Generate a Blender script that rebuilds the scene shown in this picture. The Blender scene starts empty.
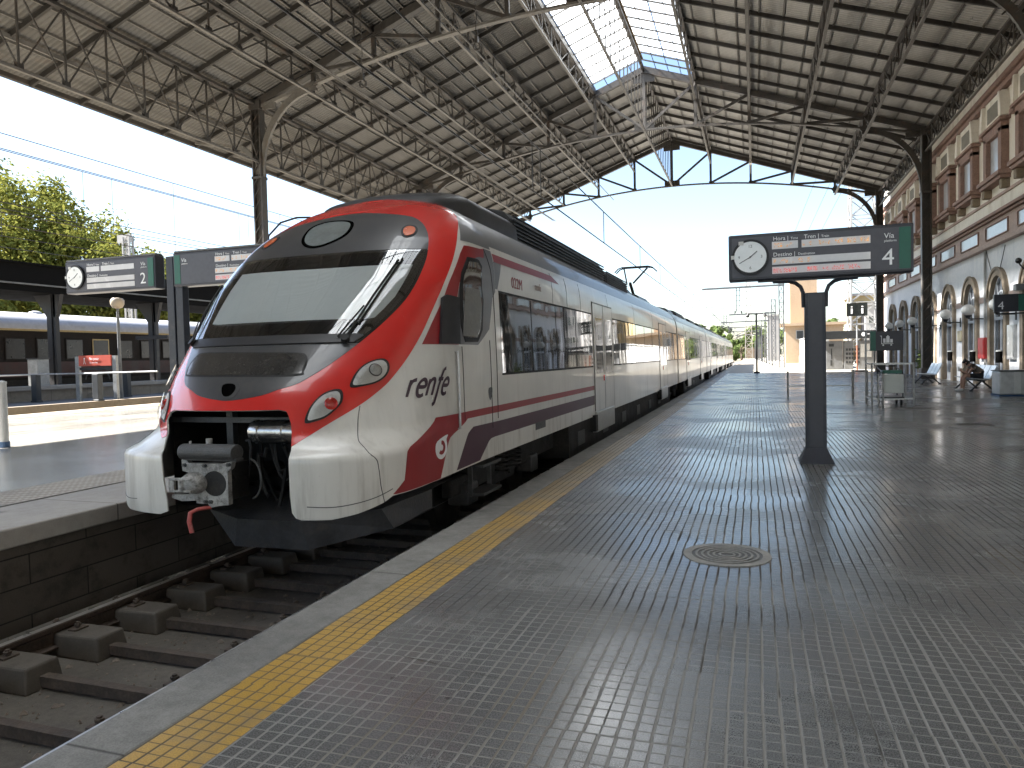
import bpy, bmesh, math, random
from mathutils import Vector, Matrix, geometry
random.seed(7)
R = math.radians
PI = math.pi
scn = bpy.context.scene
COL = scn.collection

# ------------------------------------------------------------------ helpers
def link(o):
    COL.objects.link(o); return o

def tag(o, label=None, cat=None, group=None, kind=None):
    if label: o['label'] = label
    if cat: o['category'] = cat
    if group: o['group'] = group
    if kind: o['kind'] = kind
    return o

def empty(name, loc, label=None, cat=None, group=None):
    o = bpy.data.objects.new(name, None)
    o.location = loc
    o.empty_display_size = .2
    link(o)
    return tag(o, label, cat, group)

def world_loc(o):
    v = Vector(o.location)
    return v

class MB:
    """collects faces, then builds ONE mesh object"""
    def __init__(s): s.v = []; s.f = []; s.m = []; s.cur = 0
    def add(s, vs, fs):
        b = len(s.v); s.v.extend([tuple(p) for p in vs])
        for f in fs: s.f.append(tuple(i + b for i in f)); s.m.append(s.cur)
    def box(s, x0, x1, y0, y1, z0, z1):
        s.add([(x0,y0,z0),(x1,y0,z0),(x1,y1,z0),(x0,y1,z0),(x0,y0,z1),(x1,y0,z1),(x1,y1,z1),(x0,y1,z1)],
              [(0,3,2,1),(4,5,6,7),(0,1,5,4),(1,2,6,5),(2,3,7,6),(3,0,4,7)])
    def bar(s, p, q, w, h, up=(0,0,1)):
        p = Vector(p); q = Vector(q); d = q - p
        if d.length < 1e-6: return
        d.normalize(); u = Vector(up)
        if abs(d.dot(u)) > .98: u = Vector((1,0,0)) if abs(d.x) < .9 else Vector((0,1,0))
        a = d.cross(u).normalized(); b = a.cross(d).normalized()
        vs = []
        for c in (p, q):
            for i, j in ((-1,-1),(1,-1),(1,1),(-1,1)): vs.append(c + a*(i*w/2) + b*(j*h/2))
        s.add(vs, [(0,1,2,3),(7,6,5,4),(0,4,5,1),(1,5,6,2),(2,6,7,3),(3,7,4,0)])
    def cyl(s, p, q, r0, r1=None, n=12, cap=True):
        if r1 is None: r1 = r0
        p = Vector(p); q = Vector(q); d = (q - p).normalized()
        u = Vector((0,0,1)) if abs(d.z) < .95 else Vector((1,0,0))
        a = d.cross(u).normalized(); b = a.cross(d)
        vs = []
        for c, r in ((p, r0), (q, r1)):
            for i in range(n):
                t = 2*PI*i/n; vs.append(c + a*(r*math.cos(t)) + b*(r*math.sin(t)))
        fs = [(i, (i+1) % n, n+(i+1) % n, n+i) for i in range(n)]
        if cap: fs += [tuple(reversed(range(n))), tuple(range(n, 2*n))]
        s.add(vs, fs)
    def tube(s, pts, r, n=6, closed=False):
        pts = [Vector(p) for p in pts]; m = len(pts); vs = []
        prev = None
        for i, p in enumerate(pts):
            if closed: d = pts[(i+1) % m] - pts[i-1]
            else: d = pts[min(i+1, m-1)] - pts[max(i-1, 0)]
            d.normalize()
            if prev is None:
                u = Vector((0,0,1)) if abs(d.z) < .9 else Vector((1,0,0))
                a = d.cross(u).normalized()
            else:
                a = prev - d*prev.dot(d)
                a = a.normalized() if a.length > 1e-6 else d.orthogonal().normalized()
            prev = a; b = d.cross(a)
            for k in range(n):
                t = 2*PI*k/n; vs.append(p + a*(r*math.cos(t)) + b*(r*math.sin(t)))
        fs = []
        for i in range(m if closed else m-1):
            j = (i+1) % m
            for k in range(n):
                l = (k+1) % n; fs.append((i*n+k, i*n+l, j*n+l, j*n+k))
        if not closed: fs += [tuple(reversed(range(n))), tuple(range((m-1)*n, m*n))]
        s.add(vs, fs)
    def prism(s, poly, fn, a, b):
        """poly 2D (u,v) extruded from a to b; fn(u,v,w)->xyz"""
        n = len(poly)
        vs = [fn(u, v, a) for u, v in poly] + [fn(u, v, b) for u, v in poly]
        fs = [tuple(reversed(range(n))), tuple(range(n, 2*n))] + [(i, (i+1) % n, n+(i+1) % n, n+i) for i in range(n)]
        s.add(vs, fs)
    def lathe(s, c, prof, n=20, axis='z'):
        c = Vector(c); vs = []
        for r, h in prof:
            for i in range(n):
                t = 2*PI*i/n
                if axis == 'z': vs.append(c + Vector((r*math.cos(t), r*math.sin(t), h)))
                elif axis == 'y': vs.append(c + Vector((r*math.cos(t), h, r*math.sin(t))))
                else: vs.append(c + Vector((h, r*math.cos(t), r*math.sin(t))))
        m = len(prof); fs = []
        for j in range(m-1):
            for i in range(n): fs.append((j*n+i, j*n+(i+1) % n, (j+1)*n+(i+1) % n, (j+1)*n+i))
        fs += [tuple(reversed(range(n))), tuple(range((m-1)*n, m*n))]
        s.add(vs, fs)
    def ball(s, c, r, n=20, sz=1.0):
        prof = [(max(r*math.sin(PI*i/10), 1e-4), -r*sz*math.cos(PI*i/10)) for i in range(11)]
        s.lathe(c, prof, n)
    def ring(s, c, r0, r1, d, axis='y', n=28, a0=0, a1=2*PI):
        """flat annulus of depth d"""
        full = abs(a1-a0-2*PI) < 1e-6
        c = Vector(c); vs = []; k = n if full else n+1
        for i in range(k):
            t = a0 + (a1-a0)*i/n
            for r in (r0, r1):
                for w in (0, d):
                    if axis == 'y': vs.append(c + Vector((r*math.cos(t), w, r*math.sin(t))))
                    elif axis == 'x': vs.append(c + Vector((w, r*math.cos(t), r*math.sin(t))))
                    else: vs.append(c + Vector((r*math.cos(t), r*math.sin(t), w)))
        fs = []
        for i in range(n):
            j = (i+1) % k; a, b = i*4, j*4
            fs += [(a, b, b+2, a+2), (a+1, a+3, b+3, b+1), (a, a+1, b+1, b), (a+2, b+2, b+3, a+3)]
        if not full: fs += [(0,2,3,1), (4*n, 4*n+1, 4*n+3, 4*n+2)]
        s.add(vs, fs)
    def build(s, name, mat, parent=None, smooth=False, bevel=0, seg=2, kind=None, fixn=True):
        me = bpy.data.meshes.new(name)
        me.from_pydata(s.v, [], s.f)
        mats = mat if isinstance(mat, (list, tuple)) else [mat]
        for m in mats: me.materials.append(m)
        if len(mats) > 1:
            for p, i in zip(me.polygons, s.m): p.material_index = i
        if fixn or bevel:
            bm = bmesh.new(); bm.from_mesh(me)
            if fixn: bmesh.ops.recalc_face_normals(bm, faces=bm.faces)
            if bevel:
                es = [e for e in bm.edges if len(e.link_faces) == 2 and e.calc_face_angle(0) > .6]
                bmesh.ops.bevel(bm, geom=es, offset=bevel, segments=seg, affect='EDGES', profile=.5, clamp_overlap=True)
            bm.to_mesh(me); bm.free()
        if smooth:
            for p in me.polygons: p.use_smooth = True
            try: me.set_sharp_from_angle(angle=R(38))
            except Exception: pass
        o = bpy.data.objects.new(name, me); link(o)
        if parent is not None: attach(o, parent)
        if kind: o['kind'] = kind
        return o

def base_of(o):
    v = Vector((0,0,0))
    while o is not None:
        if o.type == 'EMPTY': v = v + Vector(o.location)
        o = o.parent
    return v

def attach(o, parent):
    """vertices are given in world space; the parent only translates"""
    o.parent = parent
    if parent.type == 'EMPTY': o.location = -Vector(parent.location)
    return o

def kids(o): return [c for c in COL.objects if c.parent == o]

def dup(root, delta, label=None, rot=None):
    r = root.copy(); COL.objects.link(r)
    r.location = Vector(root.location) + Vector(delta)
    if rot is not None: r.rotation_euler = rot
    if label: r['label'] = label
    for ch in kids(root):
        c = ch.copy(); COL.objects.link(c); c.parent = r
        for g in kids(ch):
            d = g.copy(); COL.objects.link(d); d.parent = c
    return r

def text(name, s, size, org, xdir, zdir, mat, parent, depth=.002, align='LEFT', sx=1.0):
    """built-in font text, converted to a mesh lying in the plane (xdir, zdir)"""
    cu = bpy.data.curves.new(name, 'FONT'); cu.body = s; cu.size = size
    cu.align_x = align; cu.extrude = depth; cu.resolution_u = 3
    t = bpy.data.objects.new(name + '_tmp', cu); link(t)
    dg = bpy.context.evaluated_depsgraph_get()
    me = bpy.data.meshes.new_from_object(t.evaluated_get(dg))
    bpy.data.objects.remove(t); bpy.data.curves.remove(cu)
    x = Vector(xdir).normalized(); z = Vector(zdir).normalized(); y = x.cross(z)
    org = Vector(org)
    for v in me.vertices:
        c = v.co; v.co = org + x*(c.x*sx) + z*c.y - y*c.z*-1
    me.materials.clear(); me.materials.append(mat)
    me.name = name
    o = bpy.data.objects.new(name, me); link(o)
    if parent is not None: attach(o, parent)
    return o

# ------------------------------------------------------------------ materials
class NT:
    def __init__(s, name):
        s.mat = bpy.data.materials.new(name); s.mat.use_nodes = True
        s.t = s.mat.node_tree; s.t.nodes.clear()
        s.out = s.t.nodes.new('ShaderNodeOutputMaterial')
    def n(s, typ, **kw):
        nd = s.t.nodes.new(typ)
        for k, v in kw.items(): setattr(nd, k, v)
        return nd
    def put(s, sock, v):
        if hasattr(v, 'is_linked') or isinstance(v, bpy.types.NodeSocket): s.t.links.new(v, sock)
        else:
            try: sock.default_value = v
            except Exception: sock.default_value = (*v, 1)
    def math(s, op, a, b=0.0, c=None, clamp=False):
        nd = s.n('ShaderNodeMath', operation=op); nd.use_clamp = clamp
        s.put(nd.inputs[0], a); s.put(nd.inputs[1], b)
        if c is not None: s.put(nd.inputs[2], c)
        return nd.outputs[0]
    def smooth(s, x, a, b, lo=0.0, hi=1.0):
        nd = s.n('ShaderNodeMapRange', interpolation_type='SMOOTHSTEP')
        s.put(nd.inputs[0], x); s.put(nd.inputs[1], a); s.put(nd.inputs[2], b); s.put(nd.inputs[3], lo); s.put(nd.inputs[4], hi)
        return nd.outputs[0]
    def mix(s, f, a, b):
        nd = s.n('ShaderNodeMix', data_type='RGBA')
        s.put(nd.inputs[0], f); s.put(nd.inputs[6], a if not isinstance(a, tuple) else (*a[:3], 1)); s.put(nd.inputs[7], b if not isinstance(b, tuple) else (*b[:3], 1))
        return nd.outputs[2]
    def pos(s):
        return s.n('ShaderNodeNewGeometry').outputs['Position']
    def obj(s):
        return s.n('ShaderNodeTexCoord').outputs['Object']
    def xyz(s, v):
        nd = s.n('ShaderNodeSeparateXYZ'); s.put(nd.inputs[0], v); return nd.outputs
    def vec(s, x, y, z):
        nd = s.n('ShaderNodeCombineXYZ'); s.put(nd.inputs[0], x); s.put(nd.inputs[1], y); s.put(nd.inputs[2], z); return nd.outputs[0]
    def noise(s, v, scale, detail=4, rough=.6, out='Fac'):
        nd = s.n('ShaderNodeTexNoise'); s.put(nd.inputs['Vector'], v); nd.inputs['Scale'].default_value = scale
        nd.inputs['Detail'].default_value = detail; nd.inputs['Roughness'].default_value = rough
        return nd.outputs[out]
    def scalev(s, v, k):
        nd = s.n('ShaderNodeVectorMath', operation='MULTIPLY'); s.put(nd.inputs[0], v); nd.inputs[1].default_value = k; return nd.outputs[0]
    def bump(s, h, strength=.3, dist=.01, normal=None):
        nd = s.n('ShaderNodeBump'); nd.inputs['Strength'].default_value = strength; nd.inputs['Distance'].default_value = dist
        s.put(nd.inputs['Height'], h)
        if normal is not None: s.put(nd.inputs['Normal'], normal)
        return nd.outputs[0]
    def principled(s, col, rough=.5, metal=0.0, normal=None, coat=0.0, spec=.5, emis=None, estr=0.0, trans=0.0, coatr=.05):
        b = s.n('ShaderNodeBsdfPrincipled')
        s.put(b.inputs['Base Color'], col if not isinstance(col, tuple) else (*col[:3], 1))
        s.put(b.inputs['Roughness'], rough); s.put(b.inputs['Metallic'], metal)
        b.inputs['Specular IOR Level'].default_value = spec
        b.inputs['Coat Weight'].default_value = coat; b.inputs['Coat Roughness'].default_value = coatr
        b.inputs['Transmission Weight'].default_value = trans
        if emis: b.inputs['Emission Color'].default_value = (*emis, 1); b.inputs['Emission Strength'].default_value = estr
        if normal is not None: s.put(b.inputs['Normal'], normal)
        s.t.links.new(b.outputs[0], s.out.inputs[0]); s.b = b
        return s.mat

def pm(name, col, rough=.5, metal=0.0, var=.25, scale=3.0, bump=0.0, bscale=40, coat=0.0, dirt=None, spec=.5, rvar=.15, coatr=.05):
    """paint / stone / metal with uneven tone, uneven gloss and a fine bump"""
    t = NT(name); p = t.pos()
    n1 = t.noise(p, scale, 5); n2 = t.noise(p, scale*7.3, 3)
    k = t.math('ADD', t.math('MULTIPLY', n1, .65), t.math('MULTIPLY', n2, .35))
    lo = tuple(max(c*(1-var), 0) for c in col); hi = tuple(min(c*(1+var), 1) for c in col)
    c = t.mix(t.smooth(k, .3, .7), lo, hi)
    if dirt:
        dcol, amt, dsc = dirt
        dn = t.noise(p, dsc, 6, .7)
        c = t.mix(t.smooth(dn, .62-.25*amt, .80, 0, min(1, amt*1.3)), c, dcol)
    r = t.smooth(n1, .25, .75, max(rough-rvar*rough, .02), min(rough+rvar*rough, 1))
    nm = t.bump(t.noise(p, bscale, 4), bump, .02) if bump else None
    return t.principled(c, r, metal, nm, coat, spec, coatr=coatr)

def glow(name, col, strength):
    t = NT(name); return t.principled((col[0]*.5, col[1]*.5, col[2]*.5), .4, emis=col, estr=strength)
# ------------------------------------------------------------------ material library
def mat_tiles(name, yellow=False):
    """small square platform tiles (69 mm) with open grooves, speckle, worn and polished patches"""
    t = NT(name); p = t.pos(); o = t.xyz(p); P = .0690
    wob = t.noise(p, .9, 2); 
    x = t.math('DIVIDE', t.math('ADD', o[0], 1.985), P); y = t.math('DIVIDE', o[1], P)
    bx = t.math('FLOOR', t.math('DIVIDE', x, 5)); by = t.math('FLOOR', t.math('DIVIDE', y, 5))
    wn = t.n('ShaderNodeTexWhiteNoise', noise_dimensions='2D'); t.put(wn.inputs['Vector'], t.vec(bx, by, 0))
    rnd = wn.outputs['Value']
    jx = t.math('MULTIPLY', t.math('SUBTRACT', rnd, .5), .13); jy = t.math('MULTIPLY', t.math('SUBTRACT', t.math('FRACT', t.math('MULTIPLY', rnd, 37.7)), .5), .16)
    wv = t.math('MULTIPLY', t.math('SUBTRACT', t.noise(p, 5.0, 2), .5), .05)
    fx = t.math('ABSOLUTE', t.math('SUBTRACT', t.math('FRACT', t.math('ADD', t.math('ADD', t.math('ADD', x, jx), wv), 100)), .5))
    fy = t.math('ABSOLUTE', t.math('SUBTRACT', t.math('FRACT', t.math('ADD', t.math('ADD', y, jy), 100)), .5))
    gx = t.smooth(fx, .385, .45); gy = t.smooth(fy, .425, .472)
    gyw = t.math('MULTIPLY', gy, .75 if not yellow else .85)
    g = t.math('MAXIMUM', gx, gyw)
    # joints between whole 5x5 slabs, broken open in places
    sx_ = t.math('ABSOLUTE', t.math('SUBTRACT', t.math('FRACT', t.math('ADD', t.math('DIVIDE', x, 5), 100)), .5)); sy_ = t.math('ABSOLUTE', t.math('SUBTRACT', t.math('FRACT', t.math('ADD', t.math('DIVIDE', y, 5), 100)), .5))
    joint = t.math('MAXIMUM', t.smooth(sx_, .482, .494), t.math('MULTIPLY', t.smooth(sy_, .486, .496), .8))
    joint = t.math('MULTIPLY', joint, t.smooth(t.noise(p, 1.9, 5, .7), .50, .62))
    wn2 = t.n('ShaderNodeTexWhiteNoise', noise_dimensions='2D'); t.put(wn2.inputs['Vector'], t.vec(t.math('FLOOR', x), t.math('FLOOR', y), 0))
    rnd2 = wn2.outputs['Value']
    spk = t.noise(p, 150, 3, .75); spk2 = t.noise(p, 700, 1)
    big = t.noise(p, .55, 5, .6); mid = t.noise(p, 2.6, 5, .65)
    if yellow: lo, hi, gc = (.42,.24,.025), (.62,.38,.055), (.12,.09,.05)
    else: lo, hi, gc = (.060,.063,.063), (.205,.210,.210), (.235,.23,.215)
    c = t.mix(t.smooth(spk, .40, .60), lo, hi)
    c = t.mix(t.smooth(spk2, .62, .74, 0, .5), c, (.22,.22,.22) if not yellow else (.5,.36,.12))
    tone = t.math('ADD', t.math('MULTIPLY', rnd, .14), t.math('MULTIPLY', rnd2, .30))
    c = t.mix(t.smooth(tone, .1, .6, .16, 0), c, (.03,.03,.03) if not yellow else (.2,.13,.05))
    c = t.mix(t.smooth(mid, .52, .75, 0, .4), c, (.13,.125,.115))
    if yellow:
        wear = t.math('ADD', t.math('MULTIPLY', mid, .75), t.smooth(o[1], 2.5, 12, 0, .42))
        c = t.mix(t.smooth(wear, .36, .72, 0, .85), c, (.23,.185,.12))
    # grooves: patchy dust and dirt; contrast to tile sheen painted in, darker farther off
    gd = t.mix(t.smooth(t.math('ADD', t.noise(p, .9, 4), t.smooth(o[1], 3.0, 6.5, -.10, .12)), .42, .58), gc, (.035,.033,.030))
    c = t.mix(g, c, gd)
    c = t.mix(t.math('MULTIPLY', joint, .9), c, (.035,.03,.022))
    crk = t.n('ShaderNodeTexVoronoi', feature='DISTANCE_TO_EDGE'); crk.inputs['Scale'].default_value = .8; t.put(crk.inputs['Vector'], t.vec(t.math('ADD', o[0], t.math('MULTIPLY', t.noise(p, 6, 4), .12)), o[1], 0))
    ck = t.math('MULTIPLY', t.smooth(crk.outputs[0], .0, .006, 1, 0), t.smooth(t.noise(p, .8, 3), .56, .64))
    c = t.mix(t.math('MULTIPLY', ck, .85), c, (.025,.022,.018))
    c = t.mix(t.math('MULTIPLY', g, t.smooth(t.noise(t.scalev(p, (1, .25, 1)), 1.1, 4), .52, .66, 0, .8)), c, (.11,.08,.045))
    gum = t.n('ShaderNodeTexVoronoi'); gum.inputs['Scale'].default_value = 2.6; t.put(gum.inputs['Vector'], p)
    gm = t.math('MULTIPLY', t.smooth(gum.outputs['Distance'], .035, .05, 1, 0), t.smooth(t.noise(p, .9, 2), .5, .55))
    c = t.mix(t.math('MULTIPLY', gm, .7), c, (.03,.03,.03))
    stain = t.noise(p, 1.7, 6, .75)
    c = t.mix(t.smooth(stain, .68, .80, 0, .5), c, (.02,.02,.02))
    r = t.math('ADD', t.smooth(big, .32, .68, .11, .31), t.math('MULTIPLY', rnd, .025))
    r = t.math('ADD', r, t.smooth(spk, .3, .7, 0, .05))
    if yellow: r = t.math('ADD', r, .2)
    r = t.math('MAXIMUM', r, t.math('MULTIPLY', g, .95))
    h = t.math('ADD', t.math('MULTIPLY', g, -1.0), t.math('MULTIPLY', spk, .012))
    h = t.math('ADD', h, t.math('MULTIPLY', rnd2, .04))
    nm = t.bump(h, .55, .004)
    return t.principled(c, r, 0, nm, spec=.8)

def mat_concrete(name, lo, hi, rough=.8, joints=None, crack=True, stain=(.08,.07,.06), rlo=None, scale=1.0):
    t = NT(name); p = t.pos(); o = t.xyz(p)
    a = t.noise(p, .7*scale, 6, .65); b = t.noise(p, 9*scale, 5, .7); f = t.noise(p, 120, 3, .75)
    k = t.math('ADD', t.math('MULTIPLY', a, .42), t.math('ADD', t.math('MULTIPLY', b, .28), t.math('MULTIPLY', f, .30)))
    c = t.mix(t.smooth(k, .33, .67), lo, hi)
    st = t.noise(p, 2.1*scale, 7, .75)
    c = t.mix(t.smooth(st, .58, .78, 0, .75), c, stain)
    h = t.math('ADD', t.math('MULTIPLY', b, .6), t.math('MULTIPLY', f, .4))
    if joints:
        ax, pitch, off, w = joints
        q = t.math('FRACT', t.math('ADD', t.math('DIVIDE', t.math('ADD', o[ax], off), pitch), 100))
        j = t.smooth(t.math('ABSOLUTE', t.math('SUBTRACT', q, .5)), .5-w/pitch, .5)
        c = t.mix(t.math('MULTIPLY', j, .8), c, (.03,.028,.025)); h = t.math('SUBTRACT', h, t.math('MULTIPLY', j, 2))
    r = t.smooth(a, .3, .7, rlo if rlo is not None else rough-.12, rough)
    return t.principled(c, r, 0, t.bump(h, .35, .008))

def mat_blockwall(name):
    """rough dark platform wall of big cement blocks"""
    t = NT(name); p = t.pos(); o = t.xyz(p)
    br = t.n('ShaderNodeTexBrick'); t.put(br.inputs['Vector'], t.vec(o[1], t.math('ADD', o[2], .12), 0))
    br.inputs['Scale'].default_value = 1; br.inputs['Brick Width'].default_value = 1.15; br.inputs['Row Height'].default_value = .27
    br.inputs['Mortar Size'].default_value = .008; br.inputs['Mortar Smooth'].default_value = .5; br.inputs['Bias'].default_value = 0
    br.inputs['Color1'].default_value = (.12,.102,.083,1); br.inputs['Color2'].default_value = (.085,.072,.06,1); br.inputs['Mortar'].default_value = (.018,.016,.014,1)
    n = t.noise(p, 60, 4, .8); m = t.noise(p, 3, 6, .7)
    c = t.mix(t.smooth(m, .45, .72, 0, .8), br.outputs['Color'], (.03,.027,.022))
    c = t.mix(t.smooth(n, .55, .8, 0, .4), c, (.16,.14,.12))
    h = t.math('ADD', t.math('MULTIPLY', br.outputs['Fac'], -1.2), t.math('MULTIPLY', n, .9))
    return t.principled(c, .92, 0, t.bump(h, .6, .02))

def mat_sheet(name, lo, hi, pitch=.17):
    """corrugated roof sheet, ribs running down the slope, lap lines, rust and dirt"""
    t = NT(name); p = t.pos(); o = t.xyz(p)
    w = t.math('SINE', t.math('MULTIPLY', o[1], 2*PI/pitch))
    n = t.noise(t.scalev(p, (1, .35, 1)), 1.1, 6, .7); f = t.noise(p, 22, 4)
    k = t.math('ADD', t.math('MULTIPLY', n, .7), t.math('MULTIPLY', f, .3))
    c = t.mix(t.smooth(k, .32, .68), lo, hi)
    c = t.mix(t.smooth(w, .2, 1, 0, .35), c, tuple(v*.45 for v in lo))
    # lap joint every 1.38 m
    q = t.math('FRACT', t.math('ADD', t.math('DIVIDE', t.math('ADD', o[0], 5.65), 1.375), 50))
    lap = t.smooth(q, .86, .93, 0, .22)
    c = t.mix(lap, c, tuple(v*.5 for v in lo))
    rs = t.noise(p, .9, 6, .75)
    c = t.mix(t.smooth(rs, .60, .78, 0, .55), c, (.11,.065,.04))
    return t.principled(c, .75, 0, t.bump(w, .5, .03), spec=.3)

def mat_glazing(name):
    t = NT(name); p = t.pos(); o = t.xyz(p)
    w = t.math('SINE', t.math('MULTIPLY', o[1], 2*PI/.12))
    n = t.noise(p, 1.2, 5, .7)
    c = t.mix(t.smooth(n, .4, .75, 0, .6), (.86,.9,.92), (.55,.56,.52))
    tr = t.n('ShaderNodeBsdfTranslucent'); t.put(tr.inputs[0], c)
    tp = t.n('ShaderNodeBsdfTransparent'); tp.inputs[0].default_value = (.93,.96,.98,1)
    m = t.n('ShaderNodeMixShader'); t.put(m.inputs[0], t.smooth(w, -1, 1, .06, .14))
    t.t.links.new(tr.outputs[0], m.inputs[1]); t.t.links.new(tp.outputs[0], m.inputs[2])
    gl = t.n('ShaderNodeBsdfGlossy'); gl.inputs['Roughness'].default_value = .2
    m2 = t.n('ShaderNodeMixShader'); m2.inputs[0].default_value = .06
    t.t.links.new(m.outputs[0], m2.inputs[1]); t.t.links.new(gl.outputs[0], m2.inputs[2])
    t.t.links.new(m2.outputs[0], t.out.inputs[0])
    return t.mat

def mat_clear(name, tint=(.75,.8,.8), refl=.06):
    """thin clear pane: fresnel reflection over transparency"""
    t = NT(name)
    tp = t.n('ShaderNodeBsdfTransparent'); tp.inputs[0].default_value = (*tint, 1)
    gl = t.n('ShaderNodeBsdfGlossy'); gl.inputs['Roughness'].default_value = .015; gl.inputs[0].default_value = (.95,.95,.95,1)
    fr = t.n('ShaderNodeFresnel'); fr.inputs[0].default_value = 1.5
    m = t.n('ShaderNodeMixShader'); t.put(m.inputs[0], t.math('ADD', fr.outputs[0], refl))
    t.t.links.new(tp.outputs[0], m.inputs[1]); t.t.links.new(gl.outputs[0], m.inputs[2])
    t.t.links.new(m.outputs[0], t.out.inputs[0]); return t.mat

def mat_coachglass(name):
    """dark flat coach windows, slightly rippled so that reflections wobble"""
    t = NT(name); p = t.pos(); o = t.xyz(p)
    n = t.noise(t.vec(t.math('MULTIPLY', o[1], 1.0), t.math('MULTIPLY', o[2], .5), 0), 1.1, 2)
    d = t.noise(p, 6, 5, .7)
    c = t.mix(t.smooth(d, .4, .8, 0, .3), (.012,.014,.016), (.06,.058,.05))
    return t.principled(c, t.smooth(d, .35, .8, .015, .07), 0, t.bump(n, .12, .05), spec=1.0, coat=.6, coatr=.01)

def mat_livery(name, col, rough=.28, coat=.55, dirt=.5, var=.05):
    """gloss coach paint: orange peel, rain streaks and road grime low down"""
    t = NT(name); p = t.pos(); o = t.xyz(p)
    st = t.noise(t.vec(t.math('MULTIPLY', o[0], 5), t.math('MULTIPLY', o[1], 7), t.math('MULTIPLY', o[2], .55)), 1.0, 6, .7)
    sp = t.noise(p, 46, 3, .75); n = t.noise(p, 1.4, 4)
    c = t.mix(t.smooth(n, .3, .7), tuple(v*(1-var) for v in col), tuple(min(1, v*(1+var)) for v in col))
    low = t.smooth(o[2], .2, 1.2, 1, .25)
    g = t.math('MULTIPLY', t.math('MULTIPLY', t.smooth(st, .46, .75, 0, 1), low), dirt)
    c = t.mix(g, c, (.20,.17,.135))
    c = t.mix(t.smooth(sp, .655, .74, 0, .75*dirt), c, (.12,.10,.085))
    r = t.math('ADD', rough, t.math('MULTIPLY', g, .35))
    w = t.noise(t.vec(0, t.math('MULTIPLY', o[1], .8), t.math('MULTIPLY', o[2], .5)), 1.0, 2)
    return t.principled(c, r, 0, t.bump(w, .10, .05), coat=coat, coatr=.04)

def mat_stucco(name, lo, hi, streak=(.35,.37,.42), amt=.6):
    """painted render with grey damp streaks"""
    t = NT(name); p = t.pos(); o = t.xyz(p)
    s1 = t.noise(t.vec(t.math('MULTIPLY', o[0], 1), t.math('MULTIPLY', o[1], 1.4), t.math('MULTIPLY', o[2], .35)), .9, 7, .75)
    f = t.noise(p, 7, 6, .75); g = t.noise(p, 60, 3)
    c = t.mix(t.smooth(f, .3, .7), lo, hi)
    c = t.mix(t.smooth(s1, .48, .68, 0, amt), c, streak)
    c = t.mix(t.smooth(f, .62, .75, 0, .35*amt), c, tuple(v*.7 for v in streak))
    return t.principled(c, .85, 0, t.bump(t.math('ADD', f, g), .25, .01))

def mat_leaf(name, a, b, c3):
    t = NT(name); p = t.pos()
    oi = t.n('ShaderNodeNewGeometry').outputs['Random Per Island']
    n = t.noise(p, .35, 3)
    c = t.mix(oi, a, b); c = t.mix(t.smooth(n, .4, .7, 0, .8), c, c3)
    d = t.n('ShaderNodeBsdfDiffuse'); t.put(d.inputs[0], c)
    tr = t.n('ShaderNodeBsdfTranslucent'); t.put(tr.inputs[0], c)
    m = t.n('ShaderNodeMixShader'); m.inputs[0].default_value = .35
    t.t.links.new(d.outputs[0], m.inputs[1]); t.t.links.new(tr.outputs[0], m.inputs[2])
    t.t.links.new(m.outputs[0], t.out.inputs[0]); return t.mat

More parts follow.
